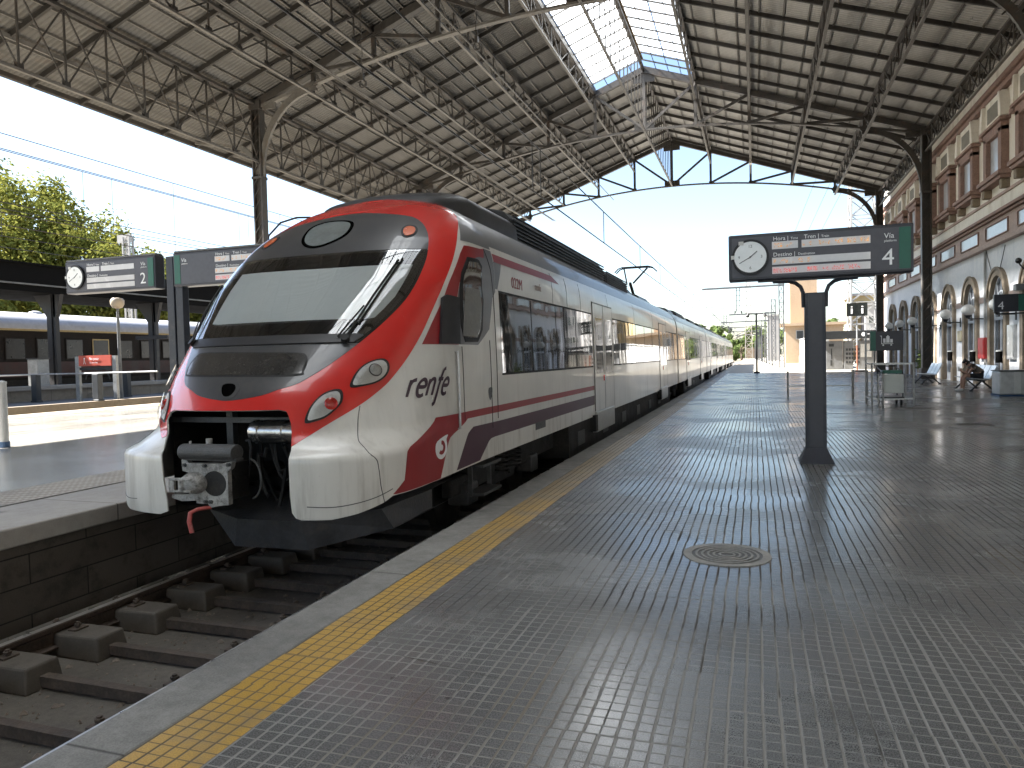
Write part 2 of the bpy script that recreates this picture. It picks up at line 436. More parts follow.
M = dict(
 tiles=mat_tiles('platform_tiles'), yellow=mat_tiles('yellow_tiles', True),
 coping=mat_concrete('coping_stone', (.105,.103,.096), (.30,.295,.275), .8, (1, 2.4, .3, .012), stain=(.085,.075,.06)),
 farplat=mat_concrete('pale_paving', (.26,.235,.19), (.34,.31,.25), .85, (1, 4, 0, .02), stain=(.15,.13,.10)),
 isl=mat_concrete('island_paving', (.30,.285,.25), (.40,.38,.34), .16, (1, 3.2, 1.3, .012), stain=(.24,.23,.21), rlo=.06, scale=.6),
 islcope=mat_concrete('island_coping', (.24,.225,.20), (.38,.355,.32), .75, (1, 1.9, .2, .012)),
 block=mat_blockwall('block_wall'),
 bed=mat_concrete('track_slab', (.062,.056,.048), (.150,.137,.118), .95, stain=(.02,.018,.014), scale=1.8),
 sleeper=mat_concrete('sleeper_block', (.07,.062,.052), (.13,.115,.098), .9, stain=(.035,.028,.02)),
 rail=pm('rail_steel', (.06,.042,.032), .6, .3, .4, 5, .3),
 railtop=pm('rail_head', (.5,.48,.46), .30, .7, .2, 4),
 rust=pm('rusty_tie', (.085,.066,.052), .8, .1, .4, 6, .4, dirt=((.03,.022,.018), .6, 5)),
 sheet=mat_sheet('roof_sheet', (.42,.41,.39), (.60,.585,.56)), sheet_shade=mat_sheet('shaded_roof_sheet', (.115,.110,.102), (.19,.183,.172)),  # roof shade painted in: left slope's sheet darker than the right one
 iron=pm('roof_iron', (.060,.054,.048), .55, .0, .35, 1.5, .2, dirt=((.13,.075,.045), .5, 2.2)),
 rafter=pm('rafter_iron', (.038,.034,.030), .6, 0, .3, 1.5, .1), ironlite=pm('roof_iron_pale', (.17,.16,.145), .6, .0, .3, 1.5, .2, dirt=((.12,.075,.045), .5, 2.2)),
 glazing=mat_glazing('skylight_glazing'),
 white=mat_livery('livery_white', (.66,.645,.60), .34, .32), red=mat_livery('livery_red', (.56,.020,.016), .26, .6, .18, .06),
 darkred=mat_livery('livery_dark_red', (.27,.010,.013), .42, .12, .15), purple=mat_livery('livery_purple', (.060,.016,.032), .45, .10, .15),
 grey=mat_livery('livery_grey', (.105,.105,.11), .35, .4, .35), roofgrey=mat_livery('roof_grey', (.13,.13,.135), .42, .3, .5),
 panel=mat_livery('nose_panel_grey', (.045,.046,.050), .34, .35, .5), black=pm('gloss_black', (.010,.010,.011), .12, 0, .3, 3, coat=.5),
 rubber=pm('rubber_black', (.006,.006,.006), .65, 0, .3, 8), under=pm('underframe_black', (.014,.013,.012), .75, 0, .5, 4, .4, dirt=((.05,.04,.032), .6, 6)),
 plough=pm('plough_black', (.04,.04,.043), .42, 0, .35, 4, .25, dirt=((.07,.06,.05), .6, 7)),
 blind=pm('sun_blind', (.86,.90,.885), .6, 0, .03, 1.2), wind=mat_clear('windscreen_glass', (.95,.97,.97), .05),
 cglass=mat_coachglass('coach_glass'),
 lamp=pm('lamp_reflector', (.66,.66,.64), .3, .1, .1, 9), lens=mat_clear('lamp_lens', (.95,.96,.96), .0),
 redlens=pm('red_lens', (.80,.03,.02), .15, 0, .1, 5, coat=.8), orange=pm('orange_lens', (.62,.13,.045), .25, 0, .1, 5, coat=.5),
 cast=pm('coupler_casting', (.36,.35,.33), .55, .25, .35, 12, .6, 60, dirt=((.035,.03,.025), .8, 16)),
 castdk=pm('coupler_dark', (.075,.075,.075), .5, .2, .35, 12, .4, 60, dirt=((.03,.025,.02), .5, 12)),
 chrome=pm('polished_steel', (.42,.42,.42), .25, .95, .2, 9, dirt=((.08,.07,.06), .5, 20)),
 redhose=pm('red_hose', (.40,.07,.06), .5, 0, .3, 20, dirt=((.5,.45,.4), .5, 14)),
 signgrey=pm('sign_grey', (.080,.080,.096), .42, 0, .12, 2, dirt=((.12,.11,.1), .25, 5)), signframe=pm('sign_frame', (.036,.036,.046), .38, 0, .15, 3),
 signgreen=pm('sign_green', (.018,.115,.080), .4, 0, .1, 3), led=pm('led_window', (.62,.61,.62), .25, 0, .06, 3, coat=.4),
 amber=glow('led_amber', (1.0,.46,.08), .13), redled=glow('led_red', (1.0,.10,.07), .14),
 letter=pm('sign_letter', (.84,.85,.86), .5, 0, .05, 4), dial=pm('clock_dial', (.86,.88,.88), .45, 0, .05, 3, coat=.6), hand=pm('clock_hand', (.10,.11,.12), .5),
 post=pm('post_blue_grey', (.020,.023,.034), .42, 0, .2, 3, .1, dirt=((.09,.085,.08), .4, 5)),
 steel=pm('brushed_steel', (.50,.50,.49), .36, .55, .15, 6), mastgrey=pm('mast_grey', (.10,.105,.11), .6, 0, .25, 3), galv=pm('galvanised', (.30,.31,.31), .5, .5, .25, 3), galvdk=pm('galvanised_grey', (.16,.165,.165), .55, .2, .25, 3),
 iron2=pm('cast_iron', (.06,.055,.048), .45, .4, .4, 14, .4, dirt=((.14,.11,.08), .6, 9)), ironrim=pm('manhole_rim', (.27,.26,.24), .6, .2, .3, 8, .3),
 stucco=mat_stucco('white_render', (.74,.75,.77), (.84,.84,.84), (.50,.53,.59), .45), cream=mat_stucco('cream_render', (.78,.75,.67), (.86,.83,.76), (.40,.35,.28), .4),
 brick=pm('terracotta', (.29,.19,.158), .8, 0, .3, 3, .3, dirt=((.10,.05,.038), .5, 3)), terr=pm('pale_terracotta', (.46,.355,.31), .8, 0, .22, 3, .25, dirt=((.18,.10,.07), .5, 3)),
 stone=pm('door_stone', (.25,.20,.145), .8, 0, .22, 5, .4, dirt=((.12,.10,.08), .5, 4)),
 paneblue=pm('pale_blind', (.50,.53,.57), .35, 0, .12, 4, coat=.4), doorglass=pm('door_glass', (.07,.08,.095), .08, 0, .4, .8, coat=.5), doorframe=pm('door_frame', (.58,.60,.64), .5, 0, .15, 4),
 globe=pm('opal_globe', (.72,.71,.68), .22, 0, .05, 3, coat=.3), benchm=pm('bench_metal', (.62,.63,.64), .35, .3, .1, 8), frame=pm('frame_black', (.014,.014,.016), .5, .0, .2, 6),
 redbox=pm('hydrant_red', (.35,.022,.02), .4, 0, .12, 5), plaque=pm('plaque_cream', (.48,.42,.28), .6, 0, .15, 6), poster=pm('poster_pale', (.62,.62,.60), .25, 0, .1, 3, coat=.5),
 skin=pm('skin', (.42,.24,.17), .55, 0, .12, 14), hair=pm('hair', (.015,.012,.010), .6, 0, .3, 60), shirt=pm('shirt_taupe', (.155,.125,.10), .85, 0, .15, 12, .3), shorts=pm('shorts_black', (.015,.015,.017), .85, 0, .2, 12), shoe=pm('shoe_white', (.68,.68,.67), .55, 0, .08, 20),
 bark=pm('bark', (.10,.075,.05), .9, 0, .4, 3, .8), leafy=mat_leaf('leaf_yellow_green', (.14,.155,.035), (.26,.245,.055), (.09,.11,.03)), leafd=mat_leaf('leaf_green', (.09,.13,.045), (.16,.20,.07), (.07,.10,.035)),
 maroon=pm('coach_maroon', (.035,.009,.008), .6, 0, .4, 1.5, dirt=((.02,.016,.014), .7, 1.6)), coachroof=pm('coach_roof_silver', (.46,.46,.47), .45, .2, .12, .6, dirt=((.25,.24,.22), .5, 1.2)), coachdk=pm('coach_dark', (.010,.007,.006), .65, 0, .5, 1.2, spec=.2),
 gold=pm('coach_gold_line', (.32,.24,.11), .5, .2, .15, 3), wallwhite=pm('pale_wall', (.34,.335,.32), .85, 0, .12, .6, .2, dirt=((.35,.33,.3), .4, .9)), kerb=mat_concrete('kerb', (.20,.16,.115), (.32,.26,.19), .85),
 greypav=mat_concrete('grey_paving', (.15,.145,.14), (.23,.22,.21), .85), ground=mat_concrete('dry_ground', (.13,.11,.075), (.20,.165,.12), .95, stain=(.12,.11,.06), scale=.3),
 ballast=mat_concrete('ballast', (.13,.11,.09), (.24,.20,.165), .95, stain=(.07,.06,.05), scale=6), towercr=mat_stucco('tower_cream', (.36,.26,.17), (.42,.31,.205), (.30,.21,.13), .25), yellowb=mat_stucco('yellow_render', (.38,.28,.13), (.44,.34,.17), (.33,.25,.13), .3),
 wire=pm('wire', (.055,.05,.045), .5, .5, .2, 3), sand=pm('pale_block', (.31,.30,.29), .8, 0, .12, 1), roofmat=pm('far_roof', (.30,.16,.11), .85, 0, .25, 1),
 whitepost=pm('white_post', (.60,.60,.58), .5, 0, .08, 4), bluebase=pm('blue_base', (.05,.10,.20), .6, 0, .2, 6), machine=pm('machine_grey', (.17,.175,.18), .45, 0, .2, 2), machdk=pm('machine_dark', (.03,.032,.034), .4, 0, .2, 4), postred=pm('faded_red_sleeve', (.22,.085,.05), .6, 0, .2, 4), salmon=pm('sign_red', (.47,.085,.055), .5, 0, .1, 4), cart=pm('cart_panel', (.55,.58,.55), .5, 0, .08, 5),
 void=pm('void_black', (.002,.002,.002), 1, 0, .1, 3, spec=0), matt=pm('matt_black', (.006,.006,.006), .9, 0, .3, 2, spec=.1),
 panelblack=pm('panel_green_black', (.008,.012,.011), .5, 0, .1, 3), coachpane=pm('coach_pane', (.014,.012,.011), .3, 0, .6, 2, spec=.4), bollard=pm('bollard_dark', (.045,.05,.055), .55, 0, .2, 4), doorline=pm('door_line', (.16,.155,.145), .5, 0, .1, 4),
)
# ------------------------------------------------------------------ ground, platforms, track
def sheet(name, x0, x1, y0, y1, z, mat, nx=1, ny=1):
    b = MB(); b.add([(x0,y0,z),(x1,y0,z),(x1,y1,z),(x0,y1,z)], [(0,1,2,3)])
    o = b.build(name, mat, kind='structure', fixn=False); return o
sheet('ground', -500, 500, -60, 900, -.90, M['ground'])
b = MB(); b.box(-5.98, -2.70, -45, 200, -.89, -.74); b.build('track_bed', M['bed'], kind='structure')
b = MB(); b.box(-3.72, -2.61, -45, 57, -.739, -.676); b.build('track_ledge', M['coping'], kind='structure')
b = MB(); b.box(-2.60, 9.2, -45, 57, -.89, -.004); b.build('platform_base', M['block'], kind='structure')
sheet('platform_floor', -1.985, 9.2, -45, 57, 0, M['tiles'])
sheet('platform_tactile_strip', -2.33, -1.985, -45, 57, 0, M['yellow'])
b = MB(); b.box(-2.64, -2.33, -45, 57, -.16, .002); b.build('platform_coping', M['coping'], kind='structure', bevel=.012)
b = MB(); b.box(-2.62, 14, 57.004, 260, -.89, -.003); b.build('far_platform', M['farplat'], kind='structure')
sheet('far_tactile_strip', -2.33, -1.985, 57.01, 260, .004, M['yellow'])
# far side of the tracks: island platform
b = MB(); b.box(-21.3, -6.12, -45, 200, -.89, .148); b.build('island_platform', M['isl'], kind='structure')
b = MB(); b.box(-6.12, -6.10, -45, 200, -.89, -.02); b.build('island_platform_wall', M['block'], kind='structure')
b = MB(); b.box(-7.10, -6.05, -45, 200, -.02, .152); b.build('island_coping', M['islcope'], kind='structure', bevel=.015)
t = NT('island_tactile'); p = t.pos(); o = t.xyz(p)
gx = t.math('ABSOLUTE', t.math('SUBTRACT', t.math('FRACT', t.math('ADD', t.math('DIVIDE', o[0], .085), 100)), .5))
gy = t.math('ABSOLUTE', t.math('SUBTRACT', t.math('FRACT', t.math('ADD', t.math('DIVIDE', o[1], .085), 100)), .5))
dot = t.smooth(t.math('MAXIMUM', gx, gy), .26, .36)
c = t.mix(dot, (.46,.42,.36), (.28,.25,.21)); c = t.mix(t.smooth(t.noise(p, 2, 5), .5, .7, 0, .5), c, (.2,.19,.17))
t.principled(c, .8, 0, t.bump(t.math('MULTIPLY', dot, -1), .6, .01)); M['isltact'] = t.mat
sheet('island_tactile_strip', -7.95, -7.12, -45, 200, .156, M['isltact'])
b = MB(); b.box(-21.3, -20.4, -45, 200, .149, .154); b.build('island_far_line', M['kerb'], kind='structure')
t = pm('faded_yellow', (.52,.36,.10), .8, 0, .3, 3, dirt=((.35,.31,.25), .7, 3)); sheet('island_yellow_line', -20.3, -19.8, -45, 200, .156, t)
# second track trench and the platforms beyond
b = MB(); b.box(-30.6, -24.7, -45, 120, -.89, .10); b.build('outer_platform', M['greypav'], kind='structure')
b = MB(); b.box(-25.05, -24.65, -45, 120, -.05, .22); b.build('outer_kerb', M['kerb'], kind='structure', bevel=.02)
b = MB(); b.box(-35.2, -30.6, -45, 120, -.89, .62); b.build('raised_platform', M['islcope'], kind='structure')
b = MB(); b.box(-30.75, -30.3, -45, 120, .60, .80); b.build('raised_platform_kerb', M['wallwhite'], kind='structure', bevel=.02)

# rails: each rail is one thing
def rail_mesh(x, z, y0, y1):
    b = MB()
    prof = [(-.07,0),(.07,0),(.07,.014),(.012,.035),(.012,.115),(.036,.132),(.036,.165),(.028,.172),(-.028,.172),(-.036,.165),(-.036,.132),(-.012,.115),(-.012,.035),(-.07,.014)]
    b.cur = 0
    n = len(prof)
    b.add([(x+u, y0, z+v) for u, v in prof] + [(x+u, y1, z+v) for u, v in prof], [])
    for i in range(n):
        j = (i+1) % n; b.f.append((i, j, n+j, n+i)); b.m.append(1 if i == 7 else 0)
    b.f.append(tuple(reversed(range(n)))); b.m.append(0); b.f.append(tuple(range(n, 2*n))); b.m.append(0)
    return b
XC = -4.37
for dx, lab in ((-.87, 'rusty steel rail beside the dark block wall of the island platform'), (.87, 'rusty steel rail tucked under the near platform edge')):
    o = rail_mesh(XC+dx, -.672, -45, 200).build('rail', [M['rail'], M['railtop']])
    tag(o, lab, 'rail', 'rails of the train track')
for dx in (-.87, .87):
    o = rail_mesh(-23+dx, -.672, -45, 120).build('rail', [M['rail'], M['railtop']])
    tag(o, 'rusty rail in the trench between the island platform and the outer platform', 'rail', 'rails of the outer track')
# twin-block sleepers with rusty angle ties, one thing each
def sleeper(y, lab):
    r = empty('sleeper', (XC, y, -.74), lab, 'sleeper', 'twin-block sleepers under the rails')
    for sx in (-1, 1):
        b = MB(); cx = XC + sx*.79
        x0, x1 = (cx-.40, cx+.40) if sx < 0 else (cx-.02, cx+.40)
        vs = [(x0,y-.15,-.745),(x1,y-.15,-.745),(x1,y+.15,-.745),(x0,y+.15,-.745),(x0+.02,y-.125,-.57),(x1-.03,y-.125,-.56),(x1-.03,y+.125,-.56),(x0+.02,y+.125,-.57)]
        b.add(vs, [(0,3,2,1),(4,5,6,7),(0,1,5,4),(1,2,6,5),(2,3,7,6),(3,0,4,7)])
        k = b.build('block', M['sleeper'], r, bevel=.018)
        for q in (-1, 1):
            b = MB()
            xx = XC + sx*.87 + q*.115
            b.box(xx-.04, xx+.04, y-.06, y+.06, -.572, -.550); b.cyl((xx, y, -.56), (xx, y, -.505), .016, n=8); b.cyl((xx, y, -.535), (xx, y, -.518), .028, n=6)
            b.build('rail_clip', M['rust'], k)
    b = MB(); b.box(XC-.42, XC+.80, y-.035, y+.035, -.66, -.645); b.box(XC-.42, XC+.80, y-.035, y-.022, -.72, -.655)
    b.build('tie_bar', M['rust'], r)
    return r
proto = sleeper(3.10, 'worn twin-block sleeper with rusty tie bar at the very bottom corner')
labs = ['dusty twin-block sleeper second from the bottom corner', 'twin-block sleeper with clear rusty bolts in the middle of the visible row',
        'twin-block sleeper fourth from the bottom corner, half in shade', 'dark twin-block sleeper just ahead of the plough', 'twin-block sleeper right under the front of the train plough']
for i in range(1, 26):
    o = dup(proto, (0, .57*i, 0), labs[i-1] if i <= 5 else 'dark twin-block sleeper in the shade beneath the train')
dup(proto, (0, -.57, 0), 'twin-block sleeper cut off by the lower edge of the photo')
# low ballast and dirt heaps between sleepers
b = MB(); rr = random.Random(3)
for i in range(2600):
    x = rr.uniform(-5.95, -3.75); y = rr.uniform(1.5, 9); s = rr.uniform(.005, .018)+(.022 if rr.random() < .10 else 0)
    if rr.random() < .5: x = -5.95+abs(rr.gauss(0, .35)); y = rr.uniform(1.5, 12)
    vs = []
    for k in range(6):
        d = [(1,0,0),(-1,0,0),(0,1,0),(0,-1,0),(0,0,1),(0,0,-1)][k]; m = s*rr.uniform(.6, 1.2)
        vs.append((x+d[0]*m, y+d[1]*m, -.737+d[2]*m*.7))
    b.add(vs, [(0,2,4),(2,1,4),(1,3,4),(3,0,4),(2,0,5),(1,2,5),(3,1,5),(0,3,5)])
tag(b.build('loose_gravel', M['ballast'], kind='stuff'), 'loose grey grit scattered between the sleepers', 'gravel')
b = MB(); b.cyl((-3.62,4.36,-.72), (-3.50,4.44,-.70), .022, .018, 10); b.cyl((-3.50,4.44,-.70),(-3.478,4.455,-.697), .012, .012, 8)
tag(b.build('plastic_bottle', M['whitepost'], smooth=True), 'small crushed white plastic bottle lying between the sleepers', 'bottle')

# manhole
cx, cy = -0.215, 5.543
r = empty('manhole_cover', (cx, cy, .004), 'round ribbed iron manhole cover set in the tiled platform floor', 'manhole cover')
b = MB(); b.ring((cx, cy, .0005), .255, .315, .006, 'z', 48); b.build('rim', M['ironrim'], r)
b = MB(); b.lathe((cx, cy, 0), [(.001, .003), (.252, .003), (.252, .0005)], 40)
b.build('lid', M['iron2'], r)
for k in range(5):
    b = MB(); b.ring((cx, cy, .003), .045+.042*k, .062+.042*k, .005, 'z', 40); b.build('ridge', M['ironrim'], r)
for (x, y, w, d, lab) in ((4.05, 16.2, .60, .35, 'narrow dark drain grate in the floor beside the trolley rack'), (-.35, 31.0, 1.6, .25, 'long thin drain grate in the floor near the train doors'), (3.9, 20.6, .55, .35, 'small dark floor plate in front of the trolley rack legs')):
    b = MB(); b.box(x-w/2, x+w/2, y-d/2, y+d/2, .001, .006)
    for k in range(int(w/.05)): b.box(x-w/2+.012+k*.05, x-w/2+.036+k*.05, y-d/2+.02, y+d/2-.02, .006, .009)
    tag(b.build('drain_grate', M['iron2']), lab, 'drain grate', 'drain grates in the platform floor')
# ------------------------------------------------------------------ train shed roof (one thing)
XL, XR, XP = -19.4, 8.1, -5.65
ZC, ZP = 12.35, 17.3
HALF = 13.75
SL = (ZP-ZC)/HALF
YF = [10.6, 25.3, 40.6, 54.7]
EL, ER = -23.0, 9.5
def zroof(x): return ZP - SL*abs(x-XP)
def zchord(x):
    u = abs(x-XP); return 13.95 - 1.45*(u/11.7)**2
can = empty('train_shed_roof', (XP, 40, 0), 'high dark iron train shed roof of lattice trusses and corrugated sheets over the tracks', 'station roof')
# sheets
def slope_sheet(x0, x1, y0, y1, mat, name):
    b = MB(); z0, z1 = zroof(x0)+.17, zroof(x1)+.17
    b.add([(x0,y0,z0),(x1,y0,z1),(x1,y1,z1),(x0,y1,z0),(x0,y0,z0+.03),(x1,y0,z1+.03),(x1,y1,z1+.03),(x0,y1,z0+.03)],
          [(0,3,2,1),(4,5,6,7),(0,1,5,4),(1,2,6,5),(2,3,7,6),(3,0,4,7)])
    return b.build(name, mat, can)
Y0, Y1 = -34, 55.1
SK = 2.70
slope_sheet(EL, XP-SK, Y0, Y1, M['sheet_shade'], 'corrugated_sheet'); slope_sheet(XP+SK, ER, Y0, Y1, M['sheet'], 'corrugated_sheet')
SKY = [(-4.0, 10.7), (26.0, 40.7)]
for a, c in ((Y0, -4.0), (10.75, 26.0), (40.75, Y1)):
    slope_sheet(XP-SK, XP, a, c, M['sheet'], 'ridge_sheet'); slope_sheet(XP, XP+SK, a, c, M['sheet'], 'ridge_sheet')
# skylight: translucent corrugated panes, several lost at the far end
for SA, SB in SKY:
  for s in (-1, 1):
    b = MB()
    for k in range(14):
        y0 = SA + k*1.05; y1 = y0 + 1.0
        for j in range(2):
            u0, u1 = SK*(j*.5+.02), SK*(j*.5+.49)
            if SA > 20 and (k == 13 or (k == 12 and s > 0)): continue
            xa, xb = XP+s*u0, XP+s*u1
            b.add([(xa,y0,zroof(xa)+.22),(xb,y0,zroof(xb)+.22),(xb,y1,zroof(xb)+.22),(xa,y1,zroof(xa)+.22)], [(0,1,2,3)])
    b.build('skylight_pane', M['glazing'], can, fixn=False)
    b = MB()
    for k in range(15):
        y = SA-.02 + k*1.05; b.bar((XP, y, zroof(XP)+.15), (XP+s*SK, y, zroof(XP+s*SK)+.15), .045, .07)
    for j in range(1, 4):
        x = XP+s*SK*j/4; b.bar((x, SA, zroof(x)+.18), (x, SB, zroof(x)+.18), .03, .04)
    b.build('glazing_bar', M['iron'], can)
    b = MB(); x = XP+s*SK; b.box(min(x, x+s*.05), max(x, x+s*.05), SA, SB, zroof(x)-.05, zroof(x)+.30); b.build('skylight_curb', M['ironlite'], can)
b = MB(); b.box(XP-.16, XP+.16, 26, 39.4, ZP+.04, ZP+.09)
b.build('ridge_plank', pm('old_plank', (.30,.21,.11), .85, 0, .45, 2.5, .3, dirt=((.08,.05,.03), .7, 4)), can)
# battens along the length
for s in (-1, 1):
    k = 0
    while True:
        u = .459 + .9167*k; k += 1
        x = XP + s*u
        if x < EL+.1 or x > ER-.1: break
        b = MB(); z = zroof(x)
        if u < SK: [b.bar((x, p, z+.125), (x, q, z+.125), .06, .07) for p, q in ((Y0, -4.1), (10.8, 25.9), (40.8, Y1))]
        else: b.bar((x, Y0, z+.125), (x, Y1, z+.125), .06, .07)
        b.build('batten', M['ironlite'], can)
# rafters down the slope
for s in (-1, 1):
    xe = EL if s < 0 else ER
    for i in range(36):
        y = -8.3 + 1.89*i
        if y > 54.5: break
        b = MB(); sk = any(p < y < q for p, q in SKY)
        xa = XP + s*(SK if sk else .05)
        b.bar((xa, y, zroof(xa)+.03), (xe, y, zroof(xe)+.03), .085, .17)
        b.build('rafter', M['rafter'], can)
# lattice girders along the length, one per bay
def girder(x, y0, y1, depth, panels, name, mats, xbrace=False, zt=None, vert=.05):
    zt = zroof(x)-.06 if zt is None else zt; zb = zt-depth
    b = MB(); b.cur = 0
    b.bar((x,y0,zt), (x,y1,zt), .16, .10)
    d = (y1-y0)/panels
    for i in range(panels+1):
        y = y0+d*i; b.bar((x,y,zb), (x,y,zt), vert, vert, (0,1,0))
        if i < panels and not name.startswith('ridge'):
            if xbrace: b.bar((x+.03,y,zt), (x+.03,y+d,zb), .04, .04); b.bar((x-.03,y,zb), (x-.03,y+d,zt), .04, .04)
            elif i < panels/2: b.bar((x,y,zt), (x,y+d,zb), .045, .045)
            else: b.bar((x,y,zb), (x,y+d,zt), .045, .045)
    b.cur = 1; b.bar((x,y0,zb), (x,y1,zb), .11, .08)
    b.cur = 0
    for i in range(1, panels): b.box(x-.012, x+.012, y0+d*i-.14, y0+d*i+.14, zb, zb+.20)
    return b.build(name, mats, can)
for bay in range(3):
    ya, yb = YF[bay], YF[bay+1]
    for k in range(1, 5):
        for s in (-1, 1):
            girder(XP+s*2.75*k, ya, yb, .98, 10, 'lattice_girder', [M['iron'], M['ironlite']])
    # deep ridge girder: tall bars from ridge to truss chord
    girder(XP, ya, yb, ZP-.06-13.95, 14, 'ridge_girder', [M['iron'], M['ironlite']], vert=.05)
    girder(XL, ya, yb, 2.35, 10, 'eave_girder', [M['iron'], M['ironlite']], True, ZC-.1)
    girder(XR, ya, yb, 1.0, 12, 'eave_girder', [M['iron'], M['ironlite']], True, ZC-.1)
girder(XL, -4.1, YF[0], 2.35, 10, 'eave_girder', [M['iron'], M['ironlite']], True, ZC-.1)
for k in range(1, 5): girder(XP-2.75*k, -4.1, YF[0], .98, 10, 'lattice_girder', [M['iron'], M['ironlite']])
# gutter and fascia at the eaves
b = MB(); b.box(EL-.16, EL+.02, Y0, Y1, zroof(EL)+.02, zroof(EL)+.22); b.build('gutter', M['iron'], can)
b = MB(); x = -21.3; b.bar((x, Y0, zroof(x)-.05), (x, Y1, zroof(x)-.05), .08, .14)
b.build('eave_purlin', M['ironlite'], can)
# transverse trusses
def truss(y, cols=True):
    tr = empty('truss', (XP, y, 14)); tr.parent = can; tr.location = Vector((XP, y, 14))-Vector(can.location)
    def T(b, name, mat):
        o = b.build(name, mat); o.parent = tr; o.location = -Vector((XP, y, 14)); return o
    b = MB()
    for s in (-1, 1):
        b.bar((XP, y, ZP-.08), (XP+s*HALF, y, ZC-.08), .24, .30)
    b.box(XP-.6, XP+.6, y-.02, y+.02, ZP-.75, ZP-.1)
    T(b, 'rafter_chord', M['iron'])
    b = MB(); N = 40
    pts = [XP-11.4+22.8*i/N for i in range(N+1)]
    for i in range(N): b.bar((pts[i], y, zchord(pts[i])), (pts[i+1], y, zchord(pts[i+1])), .22, .085)
    T(b, 'bottom_chord', M['ironlite'] if y < 30 else M['iron'])
    b = MB()
    for k in range(0, 5):
        for s in (-1, 1):
            x = XP+s*2.75*k
            if k == 0 and s < 0: continue
            b.bar((x, y, zchord(x)), (x, y, zroof(x)-.1), .16, .11, (0,1,0))
            if k: b.box(x-.13, x+.13, y-.018, y+.018, zchord(x), zchord(x)+.17)
    for s in (-1, 1):
        for k in range(0, 4):
            xa = XP+s*2.75*k; xb = XP+s*2.75*(k+1)
            b.bar((xa, y, zchord(xa)+.05), (xb, y, zroof(xb)-.15), .14, .10, (0,1,0))
    b.box(XP-.55, XP+.55, y-.02, y+.02, 13.9, 14.35)
    T(b, 'web', M['iron'])
    for s in (-1, 1):
        b = MB(); xe = XP+s*HALF
        # big curved bracket from the column up to the chord, and the straight tie to the column head
        P = []
        for i in range(15):
            a = (PI/2)*i/14
            P.append((xe - s*(2.75*(1-math.cos(a))+.12), y, 9.3+3.25*math.sin(a)))
        for i in range(14): b.bar(P[i], P[i+1], .26, .13, (0,1,0))
        b.bar(P[-1], (XP+s*11.0, y, zchord(XP+s*11.0)), .26, .12, (0,1,0))
        b.bar((xe, y, 12.1), (XP+s*10.9, y, zchord(XP+s*10.9)+.05), .2, .12)
        b.box(min(xe, xe-s*.9), max(xe, xe-s*.9), y-.03, y+.03, 12.0, 12.4)
        b.bar((xe-s*.25, y, 12.1), (xe-s*1.05, y, 11.35), .05, .05)
        if s < 0:   # small outer bracket carrying the eave
            for i in range(8):
                a = (PI/2)*i/8; c = (PI/2)*(i+1)/8
                b.bar((xe-.1-1.3*(1-math.cos(a)), y, 9.4+1.3*math.sin(a)), (xe-.1-1.3*(1-math.cos(c)), y, 9.4+1.3*math.sin(c)), .2, .10, (0,1,0))
            b.bar((xe-1.4, y, 10.7), (EL+.4, y, zroof(EL)), .12, .12)
        T(b, 'arch_bracket', M['iron'] if (s > 0 or y > 30) else M['ironlite'])
for y in YF[1:]: truss(y)
def column(x, y, zb):
    b = MB()
    b.box(x-.30, x+.30, y-.30, y+.30, zb, zb+.55)
    b.box(x-.19, x+.19, y-.02, y+.02, zb+.55, ZC)
    for s in (-1, 1): b.box(x+s*.19-.03, x+s*.19+.03, y-.17, y+.17, zb+.55, ZC)
    for k in range(22):
        z = zb+.8+k*.5
        if z > ZC-.6: break
        for s in (-1, 1): b.bar((x-.17, y+s*.15, z), (x+.17, y+s*.15, z+.42), .05, .02); 
    b.box(x-.24, x+.24, y-.21, y+.21, 9.18, 9.28); b.box(x-.26, x+.26, y-.22, y+.22, ZC-.35, ZC)
    return b.build('column', M['iron'], can)
for y in YF[1:]: column(XL, y, .15); column(XR, y, 0)
# conduits slung under the roof, hanging chains and two fluorescent battens
for (x, z) in ((-14.6, 12.05), (-14.45, 12.02), (-9.9, 13.2)):
    b = MB(); b.tube([(x, -4, z), (x, 54, z)], .03, 6); b.build('conduit', M['ironlite'], can)
for (x, y) in ((-9.2, 24.2), (-12.9, 22.6)):
    b = MB(); z0 = zroof(x)
    for k in range(10): b.cyl((x+(.02 if k % 2 else -.02), y, z0-k*.32), (x+(.02 if k % 2 else -.02), y, z0-k*.32-.30), .018, n=6)
    b.ring((x, y, z0-3.45), .10, .15, .05, 'y', 14); b.box(x-.06, x+.06, y-.06, y+.06, z0-3.35, z0-3.1)
    tag(b.build('hoist_chain', M['iron']), 'dark hoist chain with ring hanging from the shed roof' + (' beside the nearest truss' if x > -10 else ', nearer the left eave'), 'hoist', 'hoist chains')
for (y, lab) in ((41.4, 'small white floodlight box hanging under the roof girder, the nearer of two'), (50.5, 'small white floodlight box hanging under the roof girder, the farther of two')):
    x = XP+2.75*2; b = MB(); z = zroof(x)-1.25
    b.box(x-.10, x+.10, y-.25, y+.25, z-.12, z); b.cyl((x, y, z), (x, y, z+.25), .02, n=6)
    tag(b.build('floodlight', M['white'], bevel=.02), lab, 'floodlight', 'floodlights under the roof')
